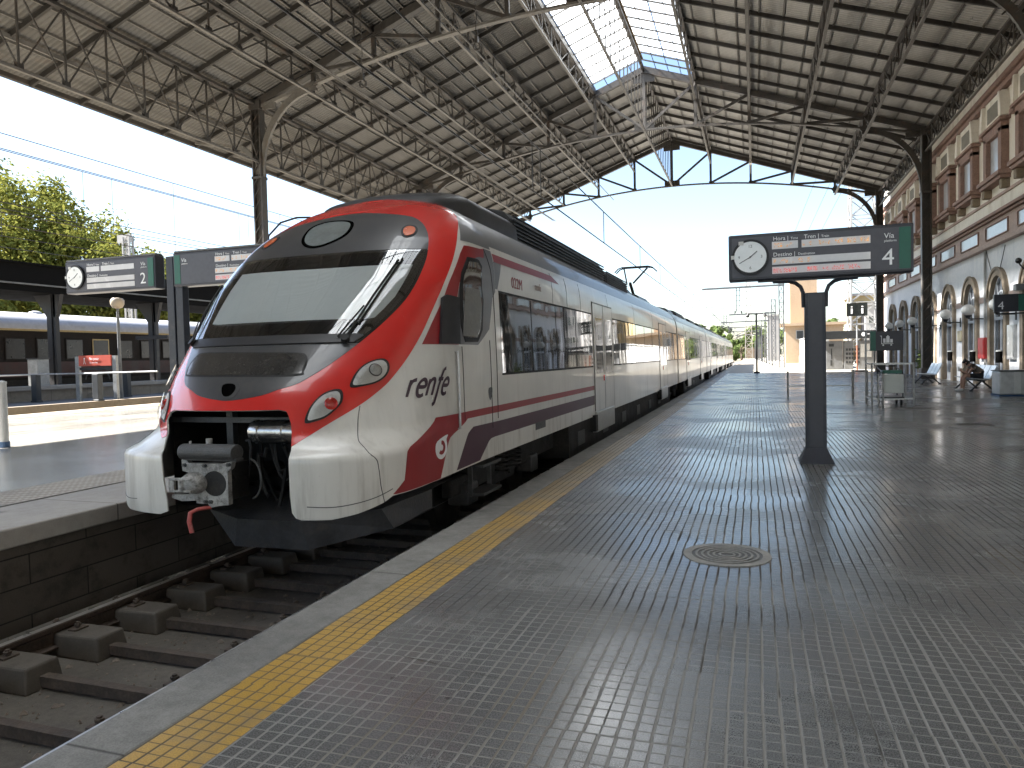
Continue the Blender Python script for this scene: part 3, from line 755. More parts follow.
# ------------------------------------------------------------------ the commuter train (one thing)
train = empty('commuter_train', (XC, 50, -.5), 'white and red electric commuter train with sloping nose and open coupler hatch at the platform', 'train')
ZB, ZT, YE = -.15, 3.47, 8.1
def sm(a, b, t):
    t = min(1, max(0, (t-a)/(b-a))); return t*t*(3-2*t)
def interp(x, X, Y):
    if x <= X[0]: return Y[0]
    for i in range(len(X)-1):
        if x <= X[i+1]: return Y[i]+(Y[i+1]-Y[i])*(x-X[i])/(X[i+1]-X[i])
    return Y[-1]
_Z = [-.2,.2,.75,1.0,1.3,1.67,2.1,2.61,2.89,3.17,3.35,3.47]
_Y = [5.10,5.0,5.0,5.04,5.2,5.60,6.05,6.61,6.92,7.3,7.62,7.95]
_tab = []
for i in range(401):            # smoothed rake of the centre line
    z = -.3 + i*.01; a = wsum = 0
    for k in range(-20, 21):
        g = math.exp(-.5*(k*.01/.07)**2); a += g*interp(z+k*.01, _Z, _Y); wsum += g
    _tab.append(a/wsum)
def y0(z):
    f = (z+.3)/.01; i = max(0, min(399, int(f))); return _tab[i]+(_tab[i+1]-_tab[i])*(f-i)
PZ = [.9,1.3,1.8,2.3,2.8,3.4]; PL = [1.75,1.75,1.45,1.1,.95,.7]; PN = [2.35,2.4,2.8,3.2,3.2,2.8]
def hw(z):
    h = 1.47-.03*sm(1.3, 2.6, z); t = min(1, max(0, (z-2.4)/(ZT-2.4)))
    return h*max(1-t**2.5, 0)**.4 - .10*(1-sm(-.1, .35, z))**2
def S(s, z, off=0.0):
    if off:
        e = 1e-3; p = S(s, z); du = S(s+e, z)-S(s-e, z); dv = S(s, z+e)-S(s, z-e)
        n = du.cross(dv)
        if n.length < 1e-12: return p
        n.normalize()
        if n.dot(p-Vector((XC, 8.5, 1.2))) < 0: n = -n
        return p + n*off
    b = 1-sm(.70, .95, z); b2 = 1-sm(.72, .80, z)
    L = interp(z, PZ, PL)*(1-b)+1.15*b; n = interp(z, PZ, PN)*(1-b)+3.0*b
    L = min(L, 8.08-y0(z))
    a = min(abs(s), 1)*PI/2; sa, ca = math.sin(a), max(math.cos(a), 0)
    den = (sa**n+ca**n)**(1/n); yy = y0(z)-.10*b2
    y = yy+L*(1-ca/den)
    if abs(s) > 1: y += (abs(s)-1)*(YE-(yy+L))
    return Vector((XC+math.copysign(1, s)*hw(z)*sa/den, y, z))

def dens(poly, step, closed=True):
    out = []; n = len(poly)
    for i in range(n if closed else n-1):
        p, q = poly[i], poly[(i+1) % n]
        k = max(1, int(math.hypot(q[0]-p[0], (q[1]-p[1])*.6)/step))
        for j in range(k): out.append((p[0]+(q[0]-p[0])*j/k, p[1]+(q[1]-p[1])*j/k))
    if not closed: out.append(poly[-1])
    return out
def spline(pts, k=6, closed=True):
    n = len(pts); out = []
    rng = range(n) if closed else range(n-1)
    for i in rng:
        g = (lambda j: pts[j % n]) if closed else (lambda j: pts[max(0, min(n-1, j))])
        p0, p1, p2, p3 = g(i-1), g(i), g(i+1), g(i+2)
        for j in range(k):
            t = j/k
            out.append(tuple(.5*(2*p1[d]+(p2[d]-p0[d])*t+(2*p0[d]-5*p1[d]+4*p2[d]-p3[d])*t*t+(3*p1[d]-p0[d]-3*p2[d]+p3[d])*t**3) for d in (0,1)))
    if not closed: out.append(pts[-1])
    return out
def inside(poly, x, y):
    c = False; j = len(poly)-1
    for i in range(len(poly)):
        if (poly[i][1] > y) != (poly[j][1] > y) and x < (poly[j][0]-poly[i][0])*(y-poly[i][1])/(poly[j][1]-poly[i][1])+poly[i][0]: c = not c
        j = i
    return c
def cdt(poly, gs, gz, holes=()):
    loops = [poly]+list(holes); V = []; E = []
    for lp in loops:
        b = len(V); V += [Vector(p) for p in lp]; E += [(b+i, b+(i+1) % len(lp)) for i in range(len(lp))]
    xs = [p[0] for p in poly]; zs = [p[1] for p in poly]
    nx = int((max(xs)-min(xs))/gs); nz = int((max(zs)-min(zs))/gz)
    for i in range(nx+1):
        for j in range(nz+1):
            x = min(xs)+(i+.5)*gs; z = min(zs)+(j+.5)*gz
            if inside(poly, x, z) and not any(inside(h, x, z) for h in holes): V.append(Vector((x, z)))
    vo, eo, fo, *_ = geometry.delaunay_2d_cdt(V, E, [], 0, 1e-6)
    F = []
    for f in fo:
        cx = sum(vo[i][0] for i in f)/len(f); cz = sum(vo[i][1] for i in f)/len(f)
        if inside(poly, cx, cz) and not any(inside(h, cx, cz) for h in holes): F.append(tuple(f))
    return vo, F
def patch(name, poly, off, mat, parent=train, gs=.02, gz=.03, holes=(), step=.02, lip=0.0, sharp=False):
    """a piece of skin laid on the nose surface; lip gives it a real turned-in edge"""
    pl = dens(poly, step); hl = [dens(h, step) for h in holes]
    vo, F = cdt(pl, gs, gz, hl)
    me = bpy.data.meshes.new(name)
    vs = [S(v[0], min(v[1], ZT-.001), off) for v in vo]; b0 = len(vs)
    fs = []
    for f in F:
        a, b, c = vs[f[0]], vs[f[1]], vs[f[2]]
        nn = (b-a).cross(c-a); ctr = (a+b+c)/3
        fs.append(f if nn.dot(ctr-Vector((XC, 8.5, 1.2))) > 0 else tuple(reversed(f)))
    if lip:
        for lp in [pl]+hl:
            k = len(vs); n = len(lp)
            vs += [S(p[0], min(p[1], ZT-.001), off) for p in lp]+[S(p[0], min(p[1], ZT-.001), off-lip) for p in lp]
            fs += [(k+i, k+(i+1) % n, k+n+(i+1) % n, k+n+i) for i in range(n)]
    me.from_pydata(vs, [], fs); me.materials.append(mat)
    for p in me.polygons: p.use_smooth = True
    if lip:
        try: me.set_sharp_from_angle(angle=R(50))
        except Exception: pass
    o = bpy.data.objects.new(name, me); link(o); attach(o, parent)
    return o
def mir(half): return half + [(-s, z) for s, z in reversed(half)]
def flip(poly): return [(-s, z) for s, z in reversed(poly)]

OPENR = [(.0076,1.1076),(.225,1.112),(.252,1.098),(.2659,1.0573),(.278,.9931),(.2939,.8107),(.2975,.785),(.3135,.725),(.3146,.6157),(.3152,.4226),(.3198,.2824),(.3323,.2355)]
OPENL = [(-.315,1.0254),(-.275,.88),(-.262,.80),(-.222,.725),(-.214,.5212),(-.201,.3305),(-.20,.25)]
LOWR = [(.3323,.2355),(.3507,.219),(.4487,.2136),(.5408,.2461),(.6536,.3083),(.7006,.3503),(1.1436,.353),(1.7212,.3706),(2.0,.372)]
LOWL = [(-s, z) for s, z in reversed(LOWR[2:])]+[(-.24,.218),(-.20,.25)]
outer = OPENR + LOWR[1:] + [(2.0,3.462),(-2.0,3.462)] + LOWL + list(reversed(OPENL[:-1])) + [(-.30,1.085),(-.27,1.107)]
nose = patch('nose_shell', outer, 0, M['white'], gs=.02, gz=.028, step=.02, lip=.014)
# dark roof skin behind the mask
for sg in (1, -1):
    pl = [(.70,2.80),(2.0,2.80),(2.0,3.46),(.70,3.46)]
    patch('cab_roof', pl if sg > 0 else flip(pl), .003, M['roofgrey'], gs=.05)
# red mask and what lies inside it
INNER_R = [(.033,1.1954),(.1393,1.2308),(.1987,1.2786),(.2549,1.3201),(.2867,1.3697),(.3287,1.458),(.3686,1.564),(.4015,1.665),(.4465,1.8207),(.485,1.9824),(.5096,2.1228),(.5219,2.3095),(.5182,2.5281),(.5089,2.6428),(.4932,2.8054),(.4676,2.947),(.4267,3.0521),(.3771,3.1047),(.2735,3.1521),(.0835,3.2052)]
inner = spline(mir(INNER_R), 4)
MASK_R = [(.2939,.8107),(.3911,.9652),(.482,1.1078),(.5349,1.2126),(.5726,1.3164),(.6021,1.4713),(.6209,1.6176),(.6354,1.77),(.6484,1.9643),(.6567,2.0783),(.6696,2.2861),(.6722,2.5074),(.6690,2.6974),(.6743,2.8793),(.7011,3.0382),(.74,3.2),(.80,3.35),(.88,3.462)]
mr = spline(MASK_R, 4, False); 
ml = [(-s, z) for s, z in reversed(mr)]
def opl(z):  # left opening edge
    return OPENL
maskpoly = OPENR[:5] + [(.285,.92)] + mr + ml[:-3] + [(-.30,.86),(-.275,.88)] + [OPENL[0],(-.30,1.085),(-.27,1.107)]
patch('red_mask', maskpoly, .004, M['red'], holes=[inner], lip=.004)
ZW = 1.672   # lower edge of the windscreen unit
low = [p for p in inner if p[1] < ZW]; up = [p for p in inner if p[1] >= 2.655]; mid = [p for p in inner if ZW <= p[1] < 2.655]
def band(z0, z1, x0=None, x1=None):
    ins = [p for p in inner if z0 <= p[1] <= z1]
    rr = sorted([p for p in ins if p[0] > 0], key=lambda p: p[1]); ll = sorted([p for p in ins if p[0] < 0], key=lambda p: -p[1])
    def edge(z, sg):
        pts = sorted([p for p in inner if p[0]*sg > .05], key=lambda p: p[1])
        for a, b in zip(pts, pts[1:]):
            if a[1] <= z <= b[1]: return (a[0]+(b[0]-a[0])*(z-a[1])/(b[1]-a[1]+1e-9), z)
        return None
    out = []
    e = edge(z0, 1); 
    if e: out.append(e)
    out += [p for p in rr]
    e = edge(z1, 1)
    if e: out.append(e)
    e = edge(z1, -1)
    if e: out.append(e)
    out += ll
    e = edge(z0, -1)
    if e: out.append(e)
    res = [out[0]]
    for p in out[1:]:
        if math.hypot(p[0]-res[-1][0], p[1]-res[-1][1]) > .003: res.append(p)
    return res
lowpoly = [p for p in inner if p[1] < ZW-.01]
i0 = min(range(len(inner)), key=lambda i: abs(inner[i][0]-.4015)+abs(inner[i][1]-1.665))
# order of `inner`: right side upwards, over the top, left side downwards
iR = next(i for i, p in enumerate(inner) if p[0] > 0 and p[1] >= ZW)
iL = max(i for i, p in enumerate(inner) if p[0] < 0 and p[1] >= ZW)
jR = next(i for i, p in enumerate(inner) if p[0] > 0 and p[1] >= 2.655)
jL = max(i for i, p in enumerate(inner) if p[0] < 0 and p[1] >= 2.655)
lower_poly = inner[:iR] + [(.403, ZW-.003)] + [(-.403, ZW-.003)] + inner[iL+1:]
wind_poly = [(.404, ZW+.003)] + inner[iR:jR] + [(.507, 2.652), (-.507, 2.652)] + inner[jL+1:iL+1] + [(-.404, ZW+.003)]
upper_poly = [(.507, 2.658)] + inner[jR:jL+1] + [(-.507, 2.658)]
HOLE = spline([(-.0357,1.2597),(-.0472,1.3197),(-.0238,1.3363),(.0071,1.327),(.0234,1.2842),(.012,1.2336),(-.014,1.2255)], 4)
lp = patch('lower_nose_panel', lower_poly, .007, M['panel'], lip=.006, holes=[HOLE])
patch('hole_liner', HOLE, .0055, M['void'], lp)
ring = [((s+.006)*1.55-.006*.55, 1.281+(z-1.281)*1.45) for s, z in HOLE]
patch('hole_ring', ring, .010, M['panel'], lp, holes=[HOLE], lip=.008)
GR = spline([(-.3032,1.4297),(-.3206,1.5045),(-.3129,1.5801),(-.2819,1.6217),(-.1502,1.6186),(.0513,1.6069),(.198,1.5957),(.2375,1.57),(.256,1.5059),(.2598,1.435),(.2439,1.3903),(.0103,1.3916),(-.265,1.402)], 5)
def shrink(poly, k, kz=None):
    cx = sum(p[0] for p in poly)/len(poly); cz = sum(p[1] for p in poly)/len(poly); kz = kz or k
    return [(cx+(p[0]-cx)*k, cz+(p[1]-cz)*kz) for p in poly]
patch('light_bar_gasket', GR, .010, M['rubber'], lp, lip=.006)
lb = patch('light_bar', shrink(GR, .97, .90), .013, pm('light_bar_lens', (.030,.029,.028), .16, 0, .4, 9, coat=.3, dirt=((.13,.12,.11), .45, 38)), lp)
patch('wind_frame', wind_poly, .007, M['black'], lip=.006)
BL_R = [(.2087,1.905),(.40,1.905),(.4177,1.915),(.437,2.0),(.4593,2.1243),(.4665,2.26),(.4695,2.3589),(.4731,2.5298),(.462,2.60),(.4483,2.615),(.2,2.615),(.0,2.615)]
blind = BL_R + [(-.3,2.60),(-.43,2.52),(-.42,2.30),(-.40,2.12),(-.385,1.96),(-.37,1.91)]
# the blind's visible upper edge sits lower than the glass edge
bl2 = [(.2087,1.905),(.40,1.905),(.4177,1.915),(.437,2.0),(.4593,2.1243),(.4665,2.26),(.4695,2.3589),(.470,2.47),(.1016,2.467),(-.2,2.475),(-.385,2.48),(-.375,2.25),(-.36,2.05),(-.345,1.915),(-.30,1.905)]
patch('sun_blind', bl2, .009, M['blind'], lip=.003)
gl = [(p[0]*.975, 2.16+(p[1]-2.16)*.975) for p in wind_poly]
ws = patch('windscreen', gl, .018, M['wind'], lip=.004)
# dashboard strip and wiper cowl under the glass
patch('wiper_cowl', [(.385,1.675),(.41,1.74),(.39,1.755),(-.39,1.755),(-.41,1.74),(-.385,1.675)], .022, M['frame'], lip=.02)
upan = patch('upper_nose_panel', upper_poly, .007, M['grey'] if False else M['panel'], lip=.006)
DE = spline([(-.161,2.8219),(-.1989,2.9372),(-.2086,3.0518),(-.1553,3.1117),(-.0477,3.1181),(.0421,3.0843),(.0787,3.0182),(.0857,2.9048),(.0485,2.8195),(-.0307,2.745),(-.1012,2.752)], 5)
dg = patch('destination_gasket', DE, .010, M['void'], upan, lip=.006)
patch('destination_glass', shrink(DE, .87), .013, pm('destination_glass', (.17,.19,.19), .12, 0, .15, 3, coat=.5), upan)
MK = spline([(.3588,2.8695),(.36,2.9381),(.3858,2.9713),(.4222,2.9475),(.4363,2.8912),(.4273,2.8311),(.3987,2.8001),(.3745,2.815)], 4)
for sg in (1, -1):
    q = MK if sg > 0 else flip(MK)
    m1 = patch('marker_lamp', q, .010, M['rubber'], upan, lip=.006); patch('marker_lens', shrink(q, .72), .016, M['orange'], upan, lip=.006)
# headlights
H1 = spline([(.4449,1.2818),(.439,1.3553),(.4457,1.4328),(.463,1.489),(.4921,1.523),(.5206,1.526),(.5441,1.4884),(.5574,1.4246),(.553,1.3627),(.5309,1.3163),(.4926,1.2898)], 5)
H2 = spline([(.3243,.9975),(.3242,1.08),(.3356,1.1617),(.3575,1.2308),(.3859,1.2661),(.412,1.268),(.4268,1.2285),(.4306,1.1606),(.4169,1.0994),(.387,1.0323),(.3534,1.0029)], 5)
def disc_on(name, s, z, r, off, mat, parent, dome=.0, n=24):
    """a small round lens standing on the nose surface"""
    c = S(s, z, off); e = .004; u = (S(s+e, z, off)-S(s-e, z, off)).normalized(); v = (S(s, z+e, off)-S(s, z-e, off)); v = (v-u*v.dot(u)).normalized()
    w = u.cross(v); 
    if w.dot(c-Vector((XC, 8.5, 1.2))) < 0: w = -w
    b = MB(); vs = []; fs = []
    prof = [(1.0, -.02), (1.0, .004), (.8, .004+dome*.5), (.45, .004+dome*.85), (.01, .004+dome)]
    for rr_, h in prof:
        for i in range(n):
            t = 2*PI*i/n; vs.append(c+u*(r*rr_*math.cos(t))+v*(r*rr_*math.sin(t))+w*h)
    for j in range(len(prof)-1):
        for i in range(n): fs.append((j*n+i, j*n+(i+1) % n, (j+1)*n+(i+1) % n, (j+1)*n+i))
    fs.append(tuple(range((len(prof)-1)*n, len(prof)*n)))
    b.add(vs, fs); return b.build(name, mat, parent, smooth=True)
for sg in (1, -1):
    f = (lambda q: q) if sg > 0 else flip
    h = patch('headlight', f(H1), .008, M['rubber'], lip=.006)
    patch('reflector', f(shrink(H1, .86)), .011, M['lamp'], h)
    disc_on('lamp_ring', sg*.5065, 1.425, .062, .012, M['castdk'], h, 0); disc_on('lamp_bulb', sg*.5065, 1.425, .052, .016, M['lamp'], h, .02)
    patch('lens', f(shrink(H1, .86)), .042, M['lens'], h, gs=.01)
    h = patch('tail_light', f(H2), .008, M['rubber'], lip=.006)
    patch('reflector', f(shrink(H2, .84)), .011, M['lamp'], h)
    disc_on('red_lens', sg*.396, 1.1476, .056, .014, M['redlens'], h, .025)
    patch('lens', f(shrink(H2, .84)), .046, M['lens'], h, gs=.01)
# side livery round the cab, both sides
def both(name, poly, off, mat, lip=.002, **k):
    patch(name, poly, off, mat, lip=lip, **k); patch(name, flip(poly), off, mat, lip=lip, **k)
both('side_red_panel', [(.7403,2.7467),(1.0,2.765),(1.3081,2.78),(1.30,2.66),(1.0,2.66),(.86,2.60),(.80,2.40),(.815,2.146),(.91,1.66),(.6549,1.6594),(.6693,1.8546),(.7002,2.1572),(.7104,2.4119),(.7184,2.6428)], .003, M['darkred'], gs=.04)
both('side_grey_panel', [(.915,1.662),(.82,2.146),(.805,2.40),(.865,2.605),(1.0,2.665),(1.30,2.665),(1.315,2.785),(2.0,2.785),(2.0,2.30),(1.86,2.22),(1.70,1.85),(1.33,1.662)], .003, M['grey'], gs=.04)
CW = [(.7975,2.6151),(.9569,2.6258),(1.2272,2.5567),(1.4651,2.1757),(1.443,1.8322),(1.311,1.6947),(.9741,1.6894),(.8997,1.8555),(.8138,2.2884),(.7842,2.4327)]
for sg in (1, -1):
    q = CW if sg > 0 else flip(CW)
    cw = patch('cab_window', q, .008, M['rubber'], lip=.006)
    patch('pane', shrink(q, .86, .90), .011, M['cglass'], cw)
    patch('pane_blind', [(sg*u, v) for u, v in [(.93,1.75),(.885,2.28),(1.28,2.28),(1.38,2.1),(1.34,1.86),(1.26,1.75)]], .0135, pm('cab_blind', (.15,.145,.13), .5, 0, .25, 4, coat=.1), cw)
    q2 = [(.6812,2.1282),(.70,2.16),(.8152,2.1461),(.8986,1.6661),(.7491,1.663)]
    patch('mirror_housing', q2 if sg > 0 else flip(q2), .035, M['frame'], lip=.035)
both('red_flash', [(.8345,.9515),(1.6447,.9534),(2.0,.9529),(2.0,.872),(1.2931,.8767),(1.30,.85),(1.1435,.358),(.72,.358),(.7005,.362),(.779,.4608)], .003, M['darkred'], gs=.04)
both('purple_flash', [(1.528,.7758),(2.0,.7668),(2.0,.594),(1.9055,.5941),(1.84,.588),(1.8067,.5661),(1.6926,.4282),(1.66,.385),(1.3392,.375)], .003, M['purple'], gs=.04)
# round logo: pale disc with a red open ring
def ell(cs, cz, rs, rz, n=28, a0=0, a1=2*PI): return [(cs+rs*math.cos(a0+(a1-a0)*i/n), cz+rz*math.sin(a0+(a1-a0)*i/n)) for i in range(n)]
for sg in (1, -1):
    lg = patch('round_logo', ell(sg*1.158, .655, .068, .112), .006, M['letter'], gs=.03)
    arc = ell(sg*1.158, .655, .042, .068, 20, R(100), R(-150)) + list(reversed(ell(sg*1.158, .655, .018, .030, 20, R(100), R(-150))))
    patch('logo_ring', arc, .009, M['darkred'], lg, gs=.03)
# handrail, cab door lines, small shield
def on_side(pts, off): return [S(s, z, off) for s, z in pts]
for sg in (1, -1):
    def side_line(y0_, z0_, y1_, z1_, off, k=10):
        return [(XC+sg*(hw(z0_+(z1_-z0_)*i/k)+off), y0_+(y1_-y0_)*i/k, z0_+(z1_-z0_)*i/k) for i in range(k+1)]
    ya_, yb_ = S(.89, 1.584).y, S(1.263, .7975).y
    b = MB(); L_ = side_line(ya_, 1.584, yb_, .7975, .022); b.tube([(XC+sg*1.45, ya_, 1.584)]+L_+[(XC+sg*1.45, yb_, .7975)], .014, 8); b.build('handrail', M['steel'], train, smooth=True)
    for pts in ([(7.86,2.78),(7.97,2.55),(8.03,2.25),(8.03,.80)], [(6.98,1.64),(7.00,.86)], [(7.82,1.72),(7.84,.70)]):
        for p_, q_ in zip(pts, pts[1:]):
            b = MB(); b.tube(side_line(*p_, *q_, .001), .006, 5); b.build('door_seam', M['rubber'], train)
    b = MB(); b.tube(on_side(spline([(sg*.655, .31), (sg*.64, .45), (sg*.632, .60), (sg*.615, .70), (sg*.53, .80), (sg*.505, .88), (sg*.497, 1.0), (sg*.494, 1.12)], 5, False), .000), .004, 5)
    b.tube(on_side(spline([(sg*.37, .33), (sg*.45, .318), (sg*.53, .332), (sg*.62, .365), (sg*.70, .41)], 5, False), .000), .004, 5); b.build('bumper_seam', M['castdk'], train)
sh = spline([(1.70,1.17),(1.79,1.17),(1.79,1.10),(1.745,1.03),(1.70,1.10)], 3); both('side_emblem', sh, .004, M['castdk'], gs=.03)

# ---- lettering laid along the nose side (stroke letters)
def strokes_on_side(name, glyphs, s0, z0, h, adv, wid, mat, slant=.04, sg=1):
    b = MB(); x = 0
    def P(u, v):   # u,v in units of letter height -> point on the skin
        y = u*h + v*h*slant; zz = z0 + v*h
        # metres along the body from s0
        ss = s0; 
        base = S(sg*s0, zz).y; tgt = base + y; lo, hi_ = s0, 2.0
        for _ in range(26):
            m = (lo+hi_)/2
            if S(sg*m, zz).y < tgt: lo = m
            else: hi_ = m
        return sg*lo, zz
    for g, wdt in glyphs:
        for st in g:
            pts = spline([(x+a, c) for a, c in st], 5, False) if len(st) > 2 else st and [(x+a, c) for a, c in st]
            L = []; Rr = []
            for i, (u, v) in enumerate(pts):
                p, q = pts[max(i-1, 0)], pts[min(i+1, len(pts)-1)]
                dx, dz = q[0]-p[0], q[1]-p[1]; l = math.hypot(dx, dz) or 1
                nx, nz = -dz/l*wid/2, dx/l*wid/2
                L.append(S(*P(u+nx, v+nz), .006)); Rr.append(S(*P(u-nx, v-nz), .006))
            n = len(L); b.add(L+Rr, [(i, i+1, n+i+1, n+i) for i in range(n-1)])
        x += wdt
    return b.build(name, mat, train, fixn=False)
r_ = ([[(.06,0),(.06,.72)], [(.06,.45),(.16,.66),(.36,.72)]], .50)
e_ = ([[(.06,.40),(.50,.40),(.47,.62),(.28,.72),(.09,.58),(.06,.30),(.15,.06),(.32,0),(.50,.06)]], .66)
n_ = ([[(.06,0),(.06,.72)], [(.06,.50),(.20,.70),(.38,.70),(.46,.52),(.46,0)]], .66)
f_ = ([[(-.04,-.42),(.10,-.34),(.16,.0),(.20,.70),(.26,1.08),(.40,1.18)], [(.02,.70),(.40,.70)]], .46)
dark = pm('lettering_plum', (.045,.016,.03), .4, 0, .1, 5)
strokes_on_side('operator_lettering', [r_, e_, n_, f_, e_], .657, 1.170, .215, 0, .165, dark)
strokes_on_side('operator_lettering', [r_, e_, n_, f_, e_], .657, 1.170, .215, 0, .165, dark, sg=-1)

# ---- hatch and coupler
b = MB()
ch = [(-.62,.22),(-.62,1.14),(.62,1.14),(.62,.22)]
x0, x1, z0_, z1_ = XC-.95, XC+.95, .17, 1.30
b.add([(x0,5.50,z0_),(x1,5.50,z0_),(x1,5.50,z1_),(x0,5.50,z1_),(x0,6.3,z0_),(x1,6.3,z0_),(x1,6.3,z1_),(x0,6.3,z1_)], [(4,5,6,7),(0,4,7,3),(1,2,6,5),(3,7,6,2),(0,1,5,4)])
bay = b.build('coupler_bay', M['under'], train, fixn=False)
b = MB(); b.bar((x0, 5.45, 1.0), (x1, 5.45, 1.0), .05, .05); b.bar((XC-.25, 5.5, .75), (XC-.25, 5.5, 1.1), .07, .07); b.build('bay_crossbar', M['castdk'], bay)
b = MB(); b.lathe((0,0,0), [(.02,-.25),(.09,-.25),(.105,-.22),(.105,-.15),(.096,-.14),(.096,-.12),(.105,-.11),(.105,.10),(.096,.11),(.096,.14),(.105,.15),(.105,.33),(.09,.36),(.02,.36)], 24, 'x')
o = b.build('air_cylinder', M['chrome'], None, smooth=True); o.data.transform(Matrix.Translation((XC+.40, 5.30, .91))); attach(o, train)
rr = random.Random(5)
for i in range(7):
    b = MB(); xa = XC+.02+i*.09; pts = []
    for k in range(9):
        t = k/8; pts.append((xa+.05*math.sin(t*6+i), 5.35+.25*t*(i % 2), .82-.5*t+.08*math.sin(t*9+i*2)))
    b.tube(spline_3(pts) if False else pts, .012+.004*(i % 3), 6); b.build('bay_hose', M['rubber'] if i % 3 else M['castdk'], bay, smooth=True)
b = MB(); b.tube([(XC+.24+.11*math.cos(a), 5.12, .52+.17*math.sin(a)) for a in [R(-80+15*i) for i in range(12)]], .010, 6); b.build('bay_cable', M['castdk'], bay, smooth=True)
cxp, cyp = XC-.06, 4.93      # coupler face
cpl = empty('coupler', (cxp, cyp, .5)); attach(cpl, train); cpl.location = Vector((cxp, cyp, .5))-Vector(train.location)
def CP(b, name, mat, **k):
    b.v = [(cxp+(x-cxp)*.86-.01, 4.95+(y-4.93)*.72, .50+(z-.555)*.62) for x, y, z in b.v]
    o = b.build(name, mat, **k); o.parent = cpl; o.location = -Vector((cxp, cyp, .5)); return o
# face plate with the two round openings
plate = [(-.30,.12),(-.12,.14),(-.12,.10),(.02,.10),(.05,.05),(.16,.08),(.27,.10),(.27,.56),(.31,.60),(.33,.70),(.26,.68),(.20,.66),(-.20,.66),(-.24,.72),(-.29,.70),(-.28,.55),(-.20,.52),(-.20,.32),(-.21,.21),(-.42,.21),(-.43,.16)]
plate = [(x-.02, z+.17) for x, z in plate]
cup = ell(.09, .555, .142, .175, 28)
vo, F = cdt(dens(plate, .05), .05, .05, [cup])
b = MB(); n = len(vo)
b.add([(cxp+v[0], cyp, v[1]) for v in vo]+[(cxp+v[0], cyp+.07, v[1]) for v in vo], [f for f in F]+[tuple(n+i for i in reversed(f)) for f in F])
for lp_ in (dens(plate, .05), cup):
    k = len(b.v); m = len(lp_)
    b.add([(cxp+x, cyp, z) for x, z in lp_]+[(cxp+x, cyp+.07, z) for x, z in lp_], [(i, (i+1) % m, m+(i+1) % m, m+i) for i in range(m)])
CP(b, 'face_plate', M['cast'])
b = MB(); k = []
for i, (r0, h) in enumerate([(.142,.0),(.135,.10),(.11,.20),(.01,.22)]): k.append((r0, h))
b.lathe((0,0,0), k, 26, 'y'); 
for v_i in range(len(b.v)): x, y, z = b.v[v_i]; b.v[v_i] = (cxp+.09+x, cyp+.005+y, .555+z*1.22)
CP(b, 'funnel', M['under'], smooth=True)
b = MB(); b.bar((cxp-.02, cyp+.06, .56), (cxp+.2, cyp+.06, .54), .03, .05); b.cyl((cxp+.11, cyp+.02, .53), (cxp+.11, cyp+.12, .53), .05, n=14); CP(b, 'latch', M['castdk'])
b = MB(); b.lathe((cxp-.155, cyp, .555), [(.155,.02),(.150,-.02),(.125,-.09),(.08,-.13),(.01,-.14)], 24, 'y'); CP(b, 'cone', M['cast'], smooth=True)
b = MB()
for z in (.625, .46): b.bar((cxp-.33, cyp-.13, z), (cxp-.10, cyp-.11, z), .07, .03)
b.bar((cxp-.33, cyp-.13, .44), (cxp-.33, cyp-.13, .645), .07, .04, (0,1,0)); b.cyl((cxp-.22, cyp-.13, .46), (cxp-.22, cyp-.13, .62), .032, n=14); CP(b, 'hook', M['cast'], bevel=.006)
b = MB()
for (x, z) in ((-.02,.80),(-.02,.30),(.04,.30),(-.27,.80),(.27,.82)): b.cyl((cxp+x, cyp-.02, z), (cxp+x, cyp+.01, z), .028, n=6); b.cyl((cxp+x, cyp-.035, z), (cxp+x, cyp-.02, z), .014, n=8)
CP(b, 'bolt', M['castdk'])
b = MB(); b.lathe((cxp+.04, cyp+.02, .985), [(.02,-.33),(.112,-.33),(.112,.32),(.02,.32)], 22, 'x'); b.box(cxp-.27, cxp+.38, cyp-.03, cyp+.10, .87, .91)
CP(b, 'cover_roll', M['castdk'], bevel=.005)
b = MB(); b.cyl((cxp, cyp+.06, .55), (cxp+.02, 6.2, .55), .11, .13, 16); b.box(cxp-.16, cxp+.16, cyp+.1, cyp+.5, .30, .80); CP(b, 'shank', M['under'])
b = MB(); b.cyl((cxp-.03, cyp+.10, 1.04), (cxp-.03, cyp+.10, 1.16), .035, n=10); b.cyl((cxp-.25, cyp+.08, 1.04), (cxp-.25, cyp+.08, 1.12), .014, n=8); CP(b, 'valve', M['cast'])
b = MB(); b.tube([(cxp+.02, cyp+.02, .22), (cxp-.06, cyp-.08, .215), (cxp-.12, cyp-.13, .17), (cxp-.13, cyp-.14, .05), (cxp-.10, cyp-.14, -.10)], .026, 10); CP(b, 'brake_hose', M['redhose'], smooth=True)
# plough under the nose
top = [(-5.30,6.3,.16),(-4.97,5.56,.13),(-4.44,5.30,.12),(-3.75,5.28,.13),(-3.15,5.62,.20),(-3.02,6.4,.24)]
bot = [(-5.15,6.4,-.08),(-4.80,5.62,-.13),(-4.52,5.36,-.15),(-3.72,5.34,-.13),(-3.10,5.75,.0),(-3.02,6.4,.06)]
bk = [(x, y+.55, .27) for x, y, z in top]; bb = [(x, y+.5, z) for x, y, z in bot]
n = 6; b = MB(); b.add(top+bot+bk+bb, [(i, i+1, n+i+1, n+i) for i in range(n-1)]+[(2*n+i, 2*n+i+1, i+1, i) for i in range(n-1)]+[(n+i, n+i+1, 3*n+i+1, 3*n+i) for i in range(n-1)])
b.build('plough', M['plough'], train)
